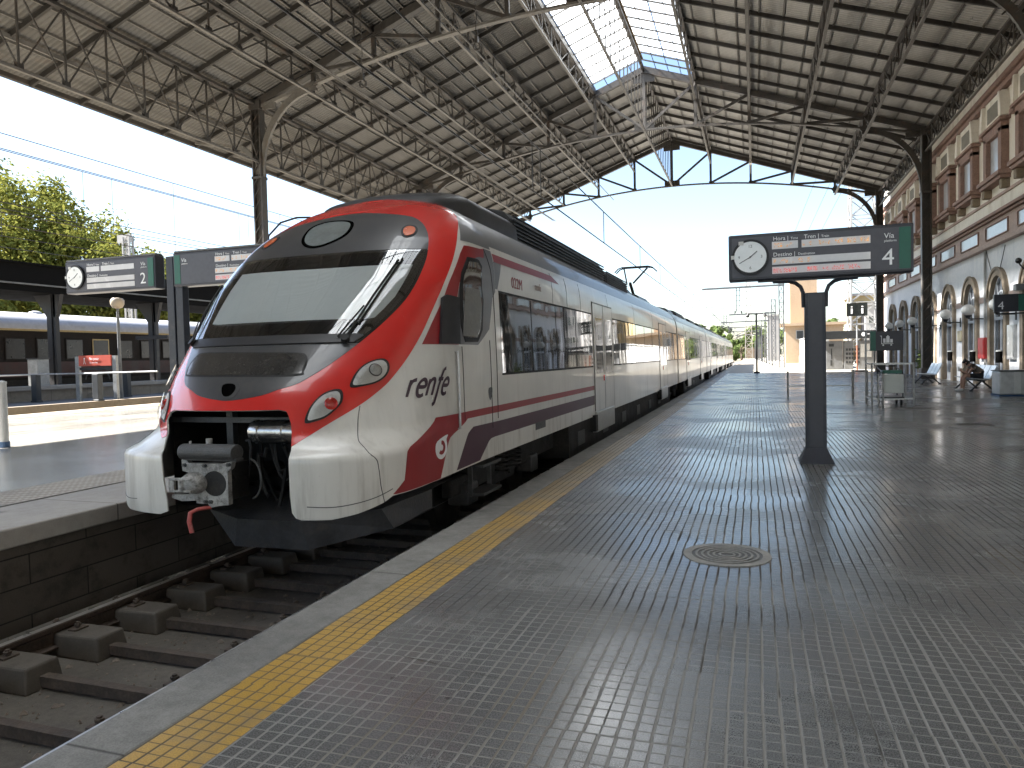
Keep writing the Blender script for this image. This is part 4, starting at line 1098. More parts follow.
# ---- coach bodies
def prof(x_sign=1):
    out = []
    for i in range(31):
        z = .372+(3.46-.372)*i/30; out.append((hw(z), z))
    return out
PRF = prof()
def body(y0_, y1_, name='carriage'):
    b = MB(); P = [(XC+x, z) for x, z in PRF]+[(XC-x, z) for x, z in reversed(PRF)]
    n = len(P); ys = [y0_]+[y0_+(y1_-y0_)*k/12 for k in range(1, 12)]+[y1_]
    for y in ys: b.v += [(x, y, z) for x, z in P]
    for k in range(len(ys)-1):
        for i in range(n):
            j = (i+1) % n; b.f.append((k*n+i, k*n+j, (k+1)*n+j, (k+1)*n+i)); b.m.append(1 if P[i][1] > 2.80 and P[j][1] > 2.80 else 0)
    b.f.append(tuple(reversed(range(n)))); b.m.append(0); b.f.append(tuple(range((len(ys)-1)*n, len(ys)*n))); b.m.append(0)
    return b.build(name, [M['white'], M['roofgrey']], train, smooth=True)
def side_quad(b, sg, ya, yb, za, zb, off, nz=5, ny=1, curve=None):
    vs = []
    for i in range(nz+1):
        z = za+(zb-za)*i/nz
        for k in range(ny+1): vs.append((XC+sg*(hw(z)+off), ya+(yb-ya)*k/ny, z))
    m = ny+1
    b.add(vs, [(i*m+k, i*m+k+1, (i+1)*m+k+1, (i+1)*m+k) for i in range(nz) for k in range(ny)])
def side_box(b, sg, ya, yb, za, zb, o0, o1):
    """thin plate following the body side"""
    nz = 4; vs = []
    for o in (o0, o1):
        for i in range(nz+1):
            z = za+(zb-za)*i/nz; vs += [(XC+sg*(hw(z)+o), ya, z), (XC+sg*(hw(z)+o), yb, z)]
    k = 2*(nz+1); fs = []
    for i in range(nz):
        a = 2*i; fs += [(k+a, k+a+1, k+a+3, k+a+2), (a, a+2, k+a+2, k+a), (a+1, k+a+1, k+a+3, a+3)]
    fs += [(0, k, k+1, 1), (2*nz, 2*nz+1, k+2*nz+1, k+2*nz)]
    b.add(vs, fs)
cars = [(8.1, 29.0, [(14.45,), (24.4,)]), (29.4, 47.0, [(34.0,), (42.5,)]), (47.4, 65.0, [(52.0,), (60.5,)]), (65.4, 83.0, [(70.0,), (78.5,)]), (83.4, 104.0, [(88.0,), (97.0,)])]
for ci, (ya, yb, doors) in enumerate(cars):
    cb = body(ya, yb)
    DW = .95
    for sg in ((1, -1) if ci == 0 else (1,)):
        # windows between doors
        edges = [ya+.12]+[e for d in doors for e in (d[0]-DW-.12, d[0]+DW+.12)]+[yb-.15]
        for k in range(0, len(edges), 2):
            a, c = edges[k], edges[k+1]
            if c-a < 1: continue
            b = MB(); side_box(b, sg, a, c, 1.33, 2.30, -.01, .004); wn = b.build('window_band', M['cglass'], cb); wn.location = (0,0,0)
            nw = max(1, round((c-a)/1.45))
            b = MB()
            for q in range(1, nw):
                y = a+(c-a)*q/nw; side_box(b, sg, y-.012, y+.012, 1.34, 2.29, 0, .007)
            side_box(b, sg, a, c, 2.30, 2.325, 0, .006); side_box(b, sg, a, c, 1.305, 1.33, 0, .006)
            b.build('window_gasket', M['rubber'], cb)
        for (dy,) in doors:
            b = MB(); side_box(b, sg, dy-DW, dy-.012, .46, 2.52, -.01, .012); side_box(b, sg, dy+.012, dy+DW, .46, 2.52, -.01, .012); dr = b.build('sliding_door', M['white'], cb)
            b = MB(); side_box(b, sg, dy-DW+.14, dy-.14, 1.18, 2.26, 0, .016); side_box(b, sg, dy+.14, dy+DW-.14, 1.18, 2.26, 0, .016); b.build('door_window', M['cglass'], cb)
            b = MB(); side_box(b, sg, dy-.016, dy+.016, .46, 2.52, 0, .014)
            for e in (-DW-.02, DW): side_box(b, sg, dy+e, dy+e+.02, .46, 2.55, 0, .013)
            side_box(b, sg, dy-DW, dy+DW, 2.52, 2.545, 0, .013); b.build('door_gasket', M['doorline'], cb)
            b = MB(); b.box(XC+sg*1.36 if sg > 0 else XC-1.52, XC+1.52 if sg > 0 else XC-1.36, dy-.98, dy+.80, .06, .45); b.build('door_step', M['steel'], cb, bevel=.02)
            b = MB(); b.box(XC+sg*1.3-.2, XC+sg*1.3+.23, dy-1.2, dy-1.0, .10, .40); b.build('step_bracket', M['under'], cb)
            b = MB(); side_box(b, sg, dy-.14, dy-.09, 1.02, 1.14, 0, .03); b.build('door_button', M['redlens'], cb)
        # body joints
        b = MB()
        for y in ([10.7, 12.55] if ci == 0 else [])+[ya+(yb-ya)*q/6 for q in range(1, 6)]:
            b = MB(); side_box(b, sg, y-.005, y+.005, 2.33, 2.80, 0, .003); b.build('panel_joint', M['castdk'], cb)
    # end diaphragm
    if ci < 4:
        b = MB(); P = [(XC+x*.94, .3+(z-.3)*.97) for x, z in PRF]+[(XC-x*.94, .3+(z-.3)*.97) for x, z in reversed(PRF)]
        b.prism(P, lambda u, v, w: (u, w, v), yb-.05, yb+.45); b.build('gangway_bellows', M['rubber'], train)
    # underframe skirt, running gear boxes
    b = MB(); ys_ = 11.6 if ci == 0 else ya+2.6
    b.box(XC-1.42, XC+1.42, ys_, yb-(.3 if ci == 4 else 2.4), -.18, .372); cb2 = b.build('underframe_skirt', M['under'], train)
    b = MB(); b.box(XC-1.15, XC+1.15, max(ya, 6.2)-.2, yb, .0, .371); b.build('underframe', M['under'], train)
    for k in range(7 if ci == 0 else 3):
        y = ys_+.6+k*2.2
        if y > yb-3: break
        b = MB(); b.box(XC+1.40, XC+1.435, y, y+.55, -.05, .20); b.build('equipment_box', M['castdk'], train, bevel=.008)
def bogie(y):
    bg = empty('bogie', (XC, y, -.2)); attach(bg, train); bg.location = Vector((XC, y, -.2))-Vector(train.location)
    def B(b, name, mat, **k):
        o = b.build(name, mat, **k); o.parent = bg; o.location = -Vector((XC, y, -.2)); return o
    for s in (-1, 1):
        b = MB(); b.box(XC+s*1.05-.06, XC+s*1.05+.06, y-1.7, y+1.7, -.06, .14); b.box(XC+s*1.05-.08, XC+s*1.05+.08, y-.5, y+.5, -.14, .0)
        B(b, 'side_frame', M['under'], bevel=.02)
        for dy in (-.25, .25):
            b = MB(); b.tube([(XC+s*1.2+.105*math.cos(t*.6), y+dy+.105*math.sin(t*.6), .02+t*.0055) for t in range(54)], .018, 5); B(b, 'spring', M['under'])
        for dy in (-1.25, 1.25):
            b = MB(); b.lathe((XC+s*.83, y+dy, -.08), [(.05,-.07),(.43,-.07),(.43,.05),(.30,.06),(.12,.09),(.08,.20),(.01,.21)] if s > 0 else [(.05,.07),(.43,.07),(.43,-.05),(.30,-.06),(.12,-.09),(.08,-.20),(.01,-.21)], 26, 'x'); B(b, 'wheel', M['under'], smooth=True)
            b = MB(); b.box(XC+s*1.05-.12, XC+s*1.05+.16, y+dy-.16, y+dy+.16, -.20, .06); B(b, 'axle_box', M['castdk'], bevel=.03)
for y in (9.1, 29.2, 47.2, 65.2): bogie(y)
for s in (-1, 1):
    b = MB(); x = XC+s*1.36
    for z in (.30, -.02): b.bar((x, 7.5, z), (x, 8.1, z), .22, .03)
    b.bar((x-.05*s, 7.5, -.04), (x-.05*s, 7.5, .36), .03, .05); b.bar((x-.05*s, 8.1, -.04), (x-.05*s, 8.1, .36), .03, .05); b.build('cab_step', M['castdk'], train)
# side stripes of the first coach, upper red line, coach number and small lettering
for sg in (1, -1):
    b = MB(); side_quad(b, sg, 8.1, 13.45, .872, .953, .003, 2, 6); b.build('red_stripe', M['darkred'], train)
    b = MB(); side_quad(b, sg, 8.1, 13.45, .594, .767, .003, 2, 6); b.build('purple_stripe', M['purple'], train)
    b = MB(); vs = []
    for i in range(5): z = 2.66+.10*i/4; vs += [(XC+sg*(hw(z)+.004), 8.12, z), (XC+sg*(hw(z)+.004), 11.15-.4*i/4, z)]
    b.add(vs, [(2*i,2*i+1,2*i+3,2*i+2) for i in range(4)]); b.build('upper_red_stripe', M['darkred'], train)
    b = MB(); vs = []
    for i in range(9): z = 2.335+.325*i/8; vs += [(XC+sg*(hw(z)+.004), 8.1, z), (XC+sg*(hw(z)+.004), 8.18+.2*i/8, z)]
    b.add(vs, [(2*i,2*i+1,2*i+3,2*i+2) for i in range(8)]); b.build('side_grey_panel', M['grey'], train)
z = 2.40
text('coach_number', '022M', .20, (XC+hw(2.45)+.006, 8.72, 2.405), (0,1,0), (-.02,0,1), M['darkred'], train, .001)
text('coach_lettering', 'renfe', .15, (XC+hw(2.45)+.006, 9.75, 2.46), (0,1,0), (-.02,0,1), pm('lettering_faded', (.30,.20,.17), .5), train, .001)
b = MB(); b.box(XC+1.471, XC+1.474, 9.55, 10.05, .50, .60); b.build('data_panel', M['castdk'], train)
# roof equipment: fairing, louvred boxes, resistor banks, pantograph
def roofbox(name, ya, yb, w, zt, slope=0.0, rib=True, mat=None, zb=3.12, back=None):
    b = MB(); W = w
    sec = [(-W,zb),(W,zb),(W*.99,zt-.16),(W*.86,zt-.02),(W*.5,zt+.06),(-W*.5,zt+.06),(-W*.86,zt-.02),(-W*.99,zt-.16)]
    n = len(sec); vs = []
    for y, k in ((ya, 0), (yb, 1)):
        for x, z in sec:
            t = (z-zb)/(zt-zb); vs.append((XC+x, y+(slope*t if k == 0 else -(back or 0)*t), z))
    b.add(vs, [tuple(reversed(range(n))), tuple(range(n, 2*n))]+[(i, (i+1) % n, n+(i+1) % n, n+i) for i in range(n)])
    o = b.build(name, mat or M['rubber'], train, bevel=.03)
    if rib:
        b = MB(); s = 1
        for s in (-1, 1):
            for q in range(9):
                z = zb+.04+q*(zt-zb-.1)/9
                x = XC+s*(W*.99+.012); b.box(min(x, x+s*.03), max(x, x+s*.03), ya+slope+.05, yb-(back or 0)-.05, z, z+.018)
        b.build('louvre', M['frame'], o)
    return o
fair = pm('roof_fairing', (.035,.036,.039), .42, 0, .2, 2, .1, dirt=((.09,.085,.08), .5, 3))
P = []
b = MB(); rows = []
for i in range(13):
    t = i/12; y = 7.75+2.35*t; k = min(1, (t*3.0))**.5; zt = 3.36+.32*k; w = .66+.34*k
    rows.append([(XC+w*math.cos(a), y+.35*(1-math.sin(a))*t, 3.12+(zt-3.12)*(math.sin(a)**.28)) for a in [PI*j/16 for j in range(17)]])
for r0 in rows: b.v += r0
for i in range(12):
    for j in range(16): b.f.append((i*17+j, i*17+j+1, (i+1)*17+j+1, (i+1)*17+j)); b.m.append(0)
b.f.append(tuple(range(12*17, 13*17))); b.m.append(0)
b.build('roof_fairing', fair, train, smooth=True)
roofbox('louvred_box', 10.2, 17.2, .95, 3.74, .05, back=.05)
roofbox('louvred_box', 17.3, 20.6, .95, 3.66, .05, back=.1)
roofbox('equipment_cover', 20.9, 22.6, .80, 3.56, .35, False, fair, back=.3)
roofbox('equipment_cover', 23.2, 25.9, .88, 3.50, .2, False, fair, back=.35)
b = MB()
for s in (-1, 1): b.bar((XC+s*.6, 15.0, 3.78), (XC+s*.6, 17.0, 3.78), .03, .03); b.bar((XC+s*.6, 15.0, 3.6), (XC+s*.6, 15.0, 3.78), .03, .03); b.bar((XC+s*.6, 17.0, 3.6), (XC+s*.6, 17.0, 3.78), .03, .03)
b.build('roof_rail', M['under'], train)
b = MB(); b.box(XC+.96, XC+1.12, 9.9, 28.6, 3.02, 3.07); b.build('rain_strip', M['castdk'], train)
for (a, c, w, z, r) in ((31.0,33.4,.9,3.52,0),(34.2,38.5,.92,3.58,1),(39.2,41.0,.85,3.5,0),(41.6,46.2,.9,3.55,1),(48.2,52.5,.92,3.55,1),(53.4,56.0,.85,3.5,0),(57.0,63.5,.9,3.56,1),(66.2,72,.9,3.55,1),(73,81,.9,3.5,0),(84.5,90,.9,3.55,1),(91,101,.9,3.55,0)):
    roofbox('louvred_box' if r else 'equipment_cover', a, c, w, z, .2, False, None if r else fair, back=.25)
pan = empty('pantograph', (XC, 27.6, 3.45)); attach(pan, train); pan.location = Vector((XC, 27.6, 3.45))-Vector(train.location)
def PN_(b, name):
    o = b.build(name, M['under']); o.parent = pan; o.location = -Vector((XC, 27.6, 3.45))
b = MB(); b.box(XC-.5, XC+.5, 26.8, 28.5, 3.50, 3.56)
for s in (-1, 1):
    for y in (26.9, 28.4): b.cyl((XC+s*.45, y, 3.40), (XC+s*.45, y, 3.52), .06, n=8)
PN_(b, 'base_frame')
b = MB(); b.bar((XC, 28.2, 3.58), (XC, 26.9, 4.20), .09, .09); PN_(b, 'lower_arm')
b = MB()
for s in (-1, 1): b.bar((XC+s*.12, 26.9, 4.20), (XC+s*.45, 28.3, 4.90), .05, .05)
PN_(b, 'upper_arm')
b = MB()
for y in (28.15, 28.5):
    b.tube([(XC-.80, y, 4.76), (XC-.66, y, 4.90), (XC-.5, y, 4.95), (XC+.5, y, 4.95), (XC+.66, y, 4.90), (XC+.80, y, 4.76)], .025, 6)
b.bar((XC-.5, 28.15, 4.92), (XC-.5, 28.5, 4.92), .03, .03); b.bar((XC+.5, 28.15, 4.92), (XC+.5, 28.5, 4.92), .03, .03); PN_(b, 'pan_head')
# wipers
for (pv, tip, mid) in (((.352,1.70), (.405,2.50), (.345,1.98)), ((-.40,1.72), (-.50,2.35), (-.43,2.0))):
    b = MB(); b.tube([S(pv[0], pv[1], .035), S((pv[0]+tip[0])/2+.004, (pv[1]+tip[1])/2, .055), S(tip[0], tip[1], .035)], .011, 6); b.tube([S(pv[0]-.03, pv[1]+.02, .035), S((pv[0]+tip[0])/2-.012, (pv[1]+tip[1])/2-.1, .055)], .008, 6)
    b.cyl(S(pv[0], pv[1], .0), S(pv[0], pv[1], .06), .04, n=12); w0 = b.build('wiper', M['rubber'], train)
    b = MB(); a = .45
    P0 = [S(pv[0]+(tip[0]-pv[0])*t+.012*math.copysign(1, pv[0]), pv[1]+(tip[1]-pv[1])*t, .028) for t in (.18,.4,.6,.8,1.03)]
    b.tube(P0, .010, 5); b.build('wiper_blade', M['rubber'], w0)
# cab horn/antenna loop on the left shoulder
b = MB(); b.tube([S(-.72, 2.95, .0), S(-.70, 3.02, .09), S(-.66, 3.14, .13), S(-.60, 3.24, .07), S(-.55, 3.30, .0)], .012, 6); b.build('grab_loop', M['frame'], train, smooth=True)
# ------------------------------------------------------------------ station building (one thing, many parts)
FX = 8.8
bld = empty('station_building', (FX, 40, 0), 'two storey station building with white lower wall, arched stone doors and terracotta bands', 'building')
AY = [20.9+3.65*k for k in range(10)]
def arch_poly(y, r, zs, n=16, z0=0.0):
    return [(y+r, z0)]+[(y+r*math.cos(PI*i/n), zs+r*math.sin(PI*i/n)) for i in range(n+1)]+[(y-r, z0)]
ZS = 3.42
def plate(name, outer_, holes, x, depth, mat, parent):
    """upright wall plate facing -X with real openings and reveals"""
    vo, F = cdt(outer_, 50, 50, holes)
    b = MB(); n = len(vo)
    b.add([(x, v[0], v[1]) for v in vo], [tuple(f) for f in F])
    for lp_ in holes+[outer_]:
        k = len(b.v); m = len(lp_)
        b.add([(x, p[0], p[1]) for p in lp_]+[(x+depth, p[0], p[1]) for p in lp_], [(i, (i+1) % m, m+(i+1) % m, m+i) for i in range(m)])
    return b.build(name, mat, parent, smooth=True)
DO = .80
holes = [arch_poly(y, DO+.10, ZS, z0=.02) for y in AY]
plate('lower_wall', [(18, 0), (57.4, 0), (57.4, 5.42), (18, 5.42)], holes, FX, .45, M['stucco'], bld)
b = MB(); b.box(FX, FX+.45, -45, 17.99, 0, 5.42); b.build('lower_wall', M['stucco'], bld)
b = MB(); b.box(FX+.46, FX+9, -45, 57.3, 0, 11.2); b.build('inner_block', M['cream'], bld)
for i, y in enumerate(AY):
    b = MB(); n = 18
    o1 = [(y+1.10, 0)]+[(y+1.10*math.cos(PI*k/n), ZS+1.10*math.sin(PI*k/n)) for k in range(n+1)]+[(y-1.10, 0)]
    i1 = [(y+DO, 0)]+[(y+DO*math.cos(PI*k/n), ZS+DO*math.sin(PI*k/n)) for k in range(n+1)]+[(y-DO, 0)]
    m = len(o1)
    for x, s in ((FX-.12, 0),):
        vs = [(x, *p) for p in o1]+[(x, *p) for p in i1]+[(FX+.02, *p) for p in o1]+[(FX+.07, *p) for p in i1]
        b.add(vs, [(k, k+1, m+k+1, m+k) for k in range(m-1)]+[(2*m+k, 2*m+k+1, k+1, k) for k in range(m-1)]+[(m+k, m+k+1, 3*m+k+1, 3*m+k) for k in range(m-1)])
    for s in (-1, 1): b.box(FX-.17, FX+.02, min(y+s*.78, y+s*1.15), max(y+s*.78, y+s*1.15), 0, .62)
    b.ring((FX-.16, y, ZS), 1.02, 1.13, .05, 'x', 20, 0, PI)
    sr = b.build('door_surround', M['stone'], bld, smooth=True)
    b = MB(); x = FX+.055
    b.box(x-.02, x+.03, y-DO, y+DO, 2.55, 2.66)
    for q in (-DO+.04, -.02, DO-.04): b.box(x-.02, x+.03, y+q-.035, y+q+.035, 0, 2.56)
    b.box(x-.02, x+.03, y-DO, y+DO, .0, .35); b.box(x-.02, x+.03, y-DO, y+DO, 1.1, 1.16)
    for k in range(1, 4): a = PI*k/4; b.bar((x, y, 2.66), (x, y+DO*math.cos(a)*.98, ZS+DO*math.sin(a)*.98), .04, .035)
    b.ring((x-.02, y, ZS), DO-.08, DO, .05, 'x', 20, 0, PI); b.ring((x-.02, y, ZS-.1), .30, .34, .05, 'x', 20, 0, PI)
    for s in (-1, 1): b.box(x-.02, x+.03, min(y+s*DO, y+s*(DO-.07)), max(y+s*DO, y+s*(DO-.07)), 2.6, ZS)
    fr_ = b.build('door', M['doorframe'], bld)
    b = MB(); b.prism(arch_poly(y, DO-.01, ZS, z0=.02), lambda u, v, w: (w, u, v), x+.035, x+.05); b.build('door_glass', M['doorglass'], fr_)
    if i < 9 :
        yy = y+3.65/2
        b = MB(); b.box(FX-.035, FX+.0, y+1.12, y+3.65-1.12, 3.30, 3.52); b.build('string_course', M['terr'], bld)
# terracotta band with inset pale panels
b = MB(); b.box(FX-.08, FX+.4, -45, 57.35, 5.42, 6.50); b.build('terracotta_band', M['terr'], bld)
b = MB(); b.box(FX-.22, FX+.1, -45, 57.4, 5.36, 5.48); b.box(FX-.16, FX+.1, -45, 57.4, 5.48, 5.56); b.build('lower_moulding', M['terr'], bld, bevel=.02)
b = MB(); b.box(FX-.20, FX+.1, -45, 57.4, 6.36, 6.46); b.box(FX-.30, FX+.1, -45, 57.4, 6.46, 6.58); b.build('upper_moulding', M['brick'], bld, bevel=.02)
for y in AY:
    b = MB()
    b.box(FX-.13, FX-.02, y-1.32, y+1.32, 5.68, 5.72); b.box(FX-.13, FX-.02, y-1.32, y+1.32, 6.18, 6.22)
    b.box(FX-.13, FX-.02, y-1.32, y-1.28, 5.72, 6.18); b.box(FX-.13, FX-.02, y+1.28, y+1.32, 5.72, 6.18); f = b.build('inset_frame', M['brick'], bld)
    b = MB(); b.box(FX-.09, FX-.02, y-1.28, y+1.28, 5.72, 6.18); b.build('inset_panel', M['paneblue'], f)
# upper storey
b = MB(); b.box(FX, FX+.45, -45, 57.35, 6.5, 12.6); b.build('upper_wall', M['cream'], bld)
b = MB(); b.box(FX-.06, FX+.1, -45, 57.36, 7.16, 7.26); b.build('thin_moulding', M['terr'], bld)
for i, y in enumerate(AY):
    w = MB()
    w.box(FX-.26, FX+.02, y-1.08, y-.72, 7.90, 9.55); w.box(FX-.26, FX+.02, y+.72, y+1.08, 7.90, 9.55)
    w.box(FX-.26, FX+.02, y-1.08, y+1.08, 9.38, 9.72); w.box(FX-.20, FX+.02, y-.72, y+.72, 7.90, 8.02)
    w.box(FX-.36, FX+.02, y-1.30, y+1.30, 9.72, 9.84)
    wd = w.build('window', M['brick'], bld, bevel=.02)
    w = MB(); w.box(FX-.42, FX+.02, y-1.36, y+1.36, 7.76, 7.92); w.box(FX-.34, FX+.02, y-1.28, y+1.28, 7.62, 7.76)
    w.build('sill', M['brick'], wd, bevel=.02)
    for s in (-1, 1):
        w = MB(); w.box(FX-.28, FX+.02, y+s*1.05-.14, y+s*1.05+.14, 7.28, 7.62); w.build('bracket', M['stone'], wd, bevel=.04)
    w = MB(); w.box(FX-.10, FX+.02, y-.72, y+.72, 8.02, 9.38); w.build('pane', M['paneblue'], wd)
    w = MB(); P = [(y-1.18, 9.84), (y+1.18, 9.84), (y+1.02, 10.35), (y+.96, 10.86), (y-.96, 10.86), (y-1.02, 10.35)]
    w.prism(P, lambda u, v, q: (q, u, v), FX-.20, FX+.02); pd = w.build('pediment', M['cream'], bld)
    for s in (-1, 1):
        w = MB(); w.prism([(y+s*1.02, 9.86), (y+s*1.32, 9.86), (y+s*1.24, 10.3), (y+s*1.06, 10.8), (y+s*.94, 10.8)], lambda u, v, q: (q, u, v), FX-.34, FX+.02); w.build('scroll', M['cream'], pd, bevel=.03)
    w = MB(); w.box(FX-.215, FX-.19, y-.72, y+.72, 10.05, 10.62); w.build('tablet', pm('tablet_grey', (.22,.21,.18), .85, 0, .2, 4), pd)
    yy = y+3.65/2
    if i < 9:
        w = MB(); w.box(FX-.10, FX+.02, yy-.16, yy+.16, 9.9, 10.9); w.box(FX-.16, FX+.02, yy-.22, yy+.22, 9.75, 9.92); w.build('pilaster_strip', M['brick'], bld)
b = MB(); b.box(FX-.34, FX+.1, -45, 57.4, 11.1, 11.3); b.box(FX-.22, FX+.1, -45, 57.4, 10.9, 11.1); b.build('cornice', M['brick'], bld, bevel=.03)
b = MB(); b.box(FX-.14, FX+.5, 57.36, 57.75, 0, 11.6); b.build('corner_quoin', M['terr'], bld, bevel=.03)
b = MB(); b.cyl((FX-.07, 33.4, 0), (FX-.07, 33.4, 5.36), .05, n=8); b.build('downpipe', M['wallwhite'], bld)
b = MB(); b.tube([(FX-.03, 33.4+(-2.3)*t, 5.36-1.1*math.sin(PI*t)-.1*t) for t in [k/12 for k in range(13)]], .012, 5); b.build('loose_cable', M['frame'], bld)

# globe lamps on brackets
def globe(y, lab):
    r = empty('globe_lamp', (8.2, y, 3.04), lab, 'wall lamp', 'white globe lamps along the facade')
    b = MB(); b.ball((8.2, y, 3.04), .25, 20, .92); b.build('globe', M['globe'], r, smooth=True)
    b = MB(); b.cyl((8.2, y, 2.70), (8.2, y, 2.82), .07, .12, 12); b.tube([(FX-.01, y, 2.66), (8.2, y, 2.68), (8.2, y, 2.74)], .022, 8); b.box(FX-.03, FX, y-.05, y+.05, 2.45, 2.86)
    b.build('bracket', M['frame'], r)
GL = ['white globe lamp partly hidden behind the hanging platform 4 flag sign', 'largest fully visible white globe lamp, above the red hydrant cabinet', 'white globe lamp above the cream wall plaque',
      'white globe lamp just right of the dark roof column', 'white globe lamp just left of the dark roof column', 'white globe lamp second to the left of the dark roof column', 'white globe lamp third to the left of the dark roof column', 'farthest white globe lamp near the end of the facade']
for k in range(8): globe(30.0+3.65*k, GL[k])
# things fixed on the facade
b = MB(); b.box(FX-.14, FX-.005, 33.30, 34.15, 1.05, 1.90); rb = tag(b.build('hydrant_cabinet', M['redbox'], bevel=.015), 'red fire hydrant cabinet on the white wall behind the seated person', 'hydrant cabinet')
b = MB(); b.box(FX-.155, FX-.139, 33.38, 34.07, 1.13, 1.82); b.build('cabinet_door', M['redbox'], rb)
b = MB(); b.box(FX-.06, FX-.005, 37.05, 37.65, 1.80, 2.28); tag(b.build('wall_plaque', M['plaque'], bevel=.01), 'small cream plaque on the white wall between two arched doors', 'plaque')
r = empty('poster_case', (FX-.05, 30.25, 1.1), 'slim lit poster case on the white wall below the hanging 4 sign', 'poster case')
b = MB(); b.box(FX-.10, FX-.005, 29.95, 30.7, 1.05, 2.30); b.build('case_frame', M['steel'], r, bevel=.01)
b = MB(); b.box(FX-.108, FX-.10, 30.02, 30.63, 1.12, 2.24); b.build('poster', M['poster'], r)
for (yy, z, lab) in ((28.6, 4.3, 'black dome security camera on a curved arm high on the facade'),):
    r = empty('security_camera', (8.5, yy, z), lab, 'camera')
    b = MB(); b.tube([(FX, yy, z-.2), (8.62, yy, z-.2), (8.5, yy, z-.05), (8.45, yy, z+.06)], .025, 6); b.build('arm', M['frame'], r)
    b = MB(); b.ball((8.45, yy, z+.1), .10, 12); b.build('dome', M['black'], r, smooth=True)
r = empty('wall_speaker', (8.6, 28.9, 3.5), 'grey box speaker fixed on the wall over the hanging 4 sign', 'speaker')
b = MB(); b.box(8.42, 8.70, 28.75, 29.05, 3.42, 3.64); b.build('speaker_box', M['galvdk'], r, bevel=.02); b = MB(); b.box(8.7, FX, 28.87, 28.93, 3.48, 3.54); b.build('arm', M['frame'], r)
# hanging platform 4 flag sign
r = empty('flag_sign', (7.9, 27.6, 2.6), 'dark flag sign with a white 4 and green end hanging by the facade', 'sign')
b = MB(); b.box(7.35, 8.5, 27.15, 27.27, 2.64, 3.20); fb = b.build('flag_board', M['signframe'], r, bevel=.01)
b = MB(); b.box(8.02, 8.46, 27.138, 27.149, 2.67, 3.17); b.build('green_panel', M['signgreen'], r)
b = MB(); b.box(8.5, FX, 27.19, 27.23, 2.95, 3.0); b.box(7.4, FX, 27.19, 27.23, 2.56, 2.60); b.box(FX-.05, FX, 27.1, 27.3, 2.45, 3.1); b.build('bracket', M['frame'], r)
text('sign_number', '4', .36, (7.45, 27.145, 2.72), (1,0,0), (0,0,1), M['letter'], r)

# small litter bins with pale lids by the doors
for (y, lab) in ((31.2, 'dark bin with a pale round lid against the door behind the stainless pedestal'), (34.6, 'dark bin with a pale round lid left of the red hydrant cabinet'), (38.3, 'dark bin with a pale round lid below the cream plaque')):
    b = MB(); b.cyl((FX-.2, y, .92), (FX-.2, y, 1.34), .11, .11, 14); r = tag(b.build('wall_bin', M['matt']), lab, 'bin', 'round bins by the doors')
    b = MB(); b.lathe((FX-.2, y, 1.34), [(.115,0),(.105,.04),(.02,.06)], 14); b.build('lid', M['whitepost'], r)
    b = MB(); b.box(FX-.12, FX-.01, y-.05, y+.05, .9, 1.0); b.build('bracket', M['frame'], r)

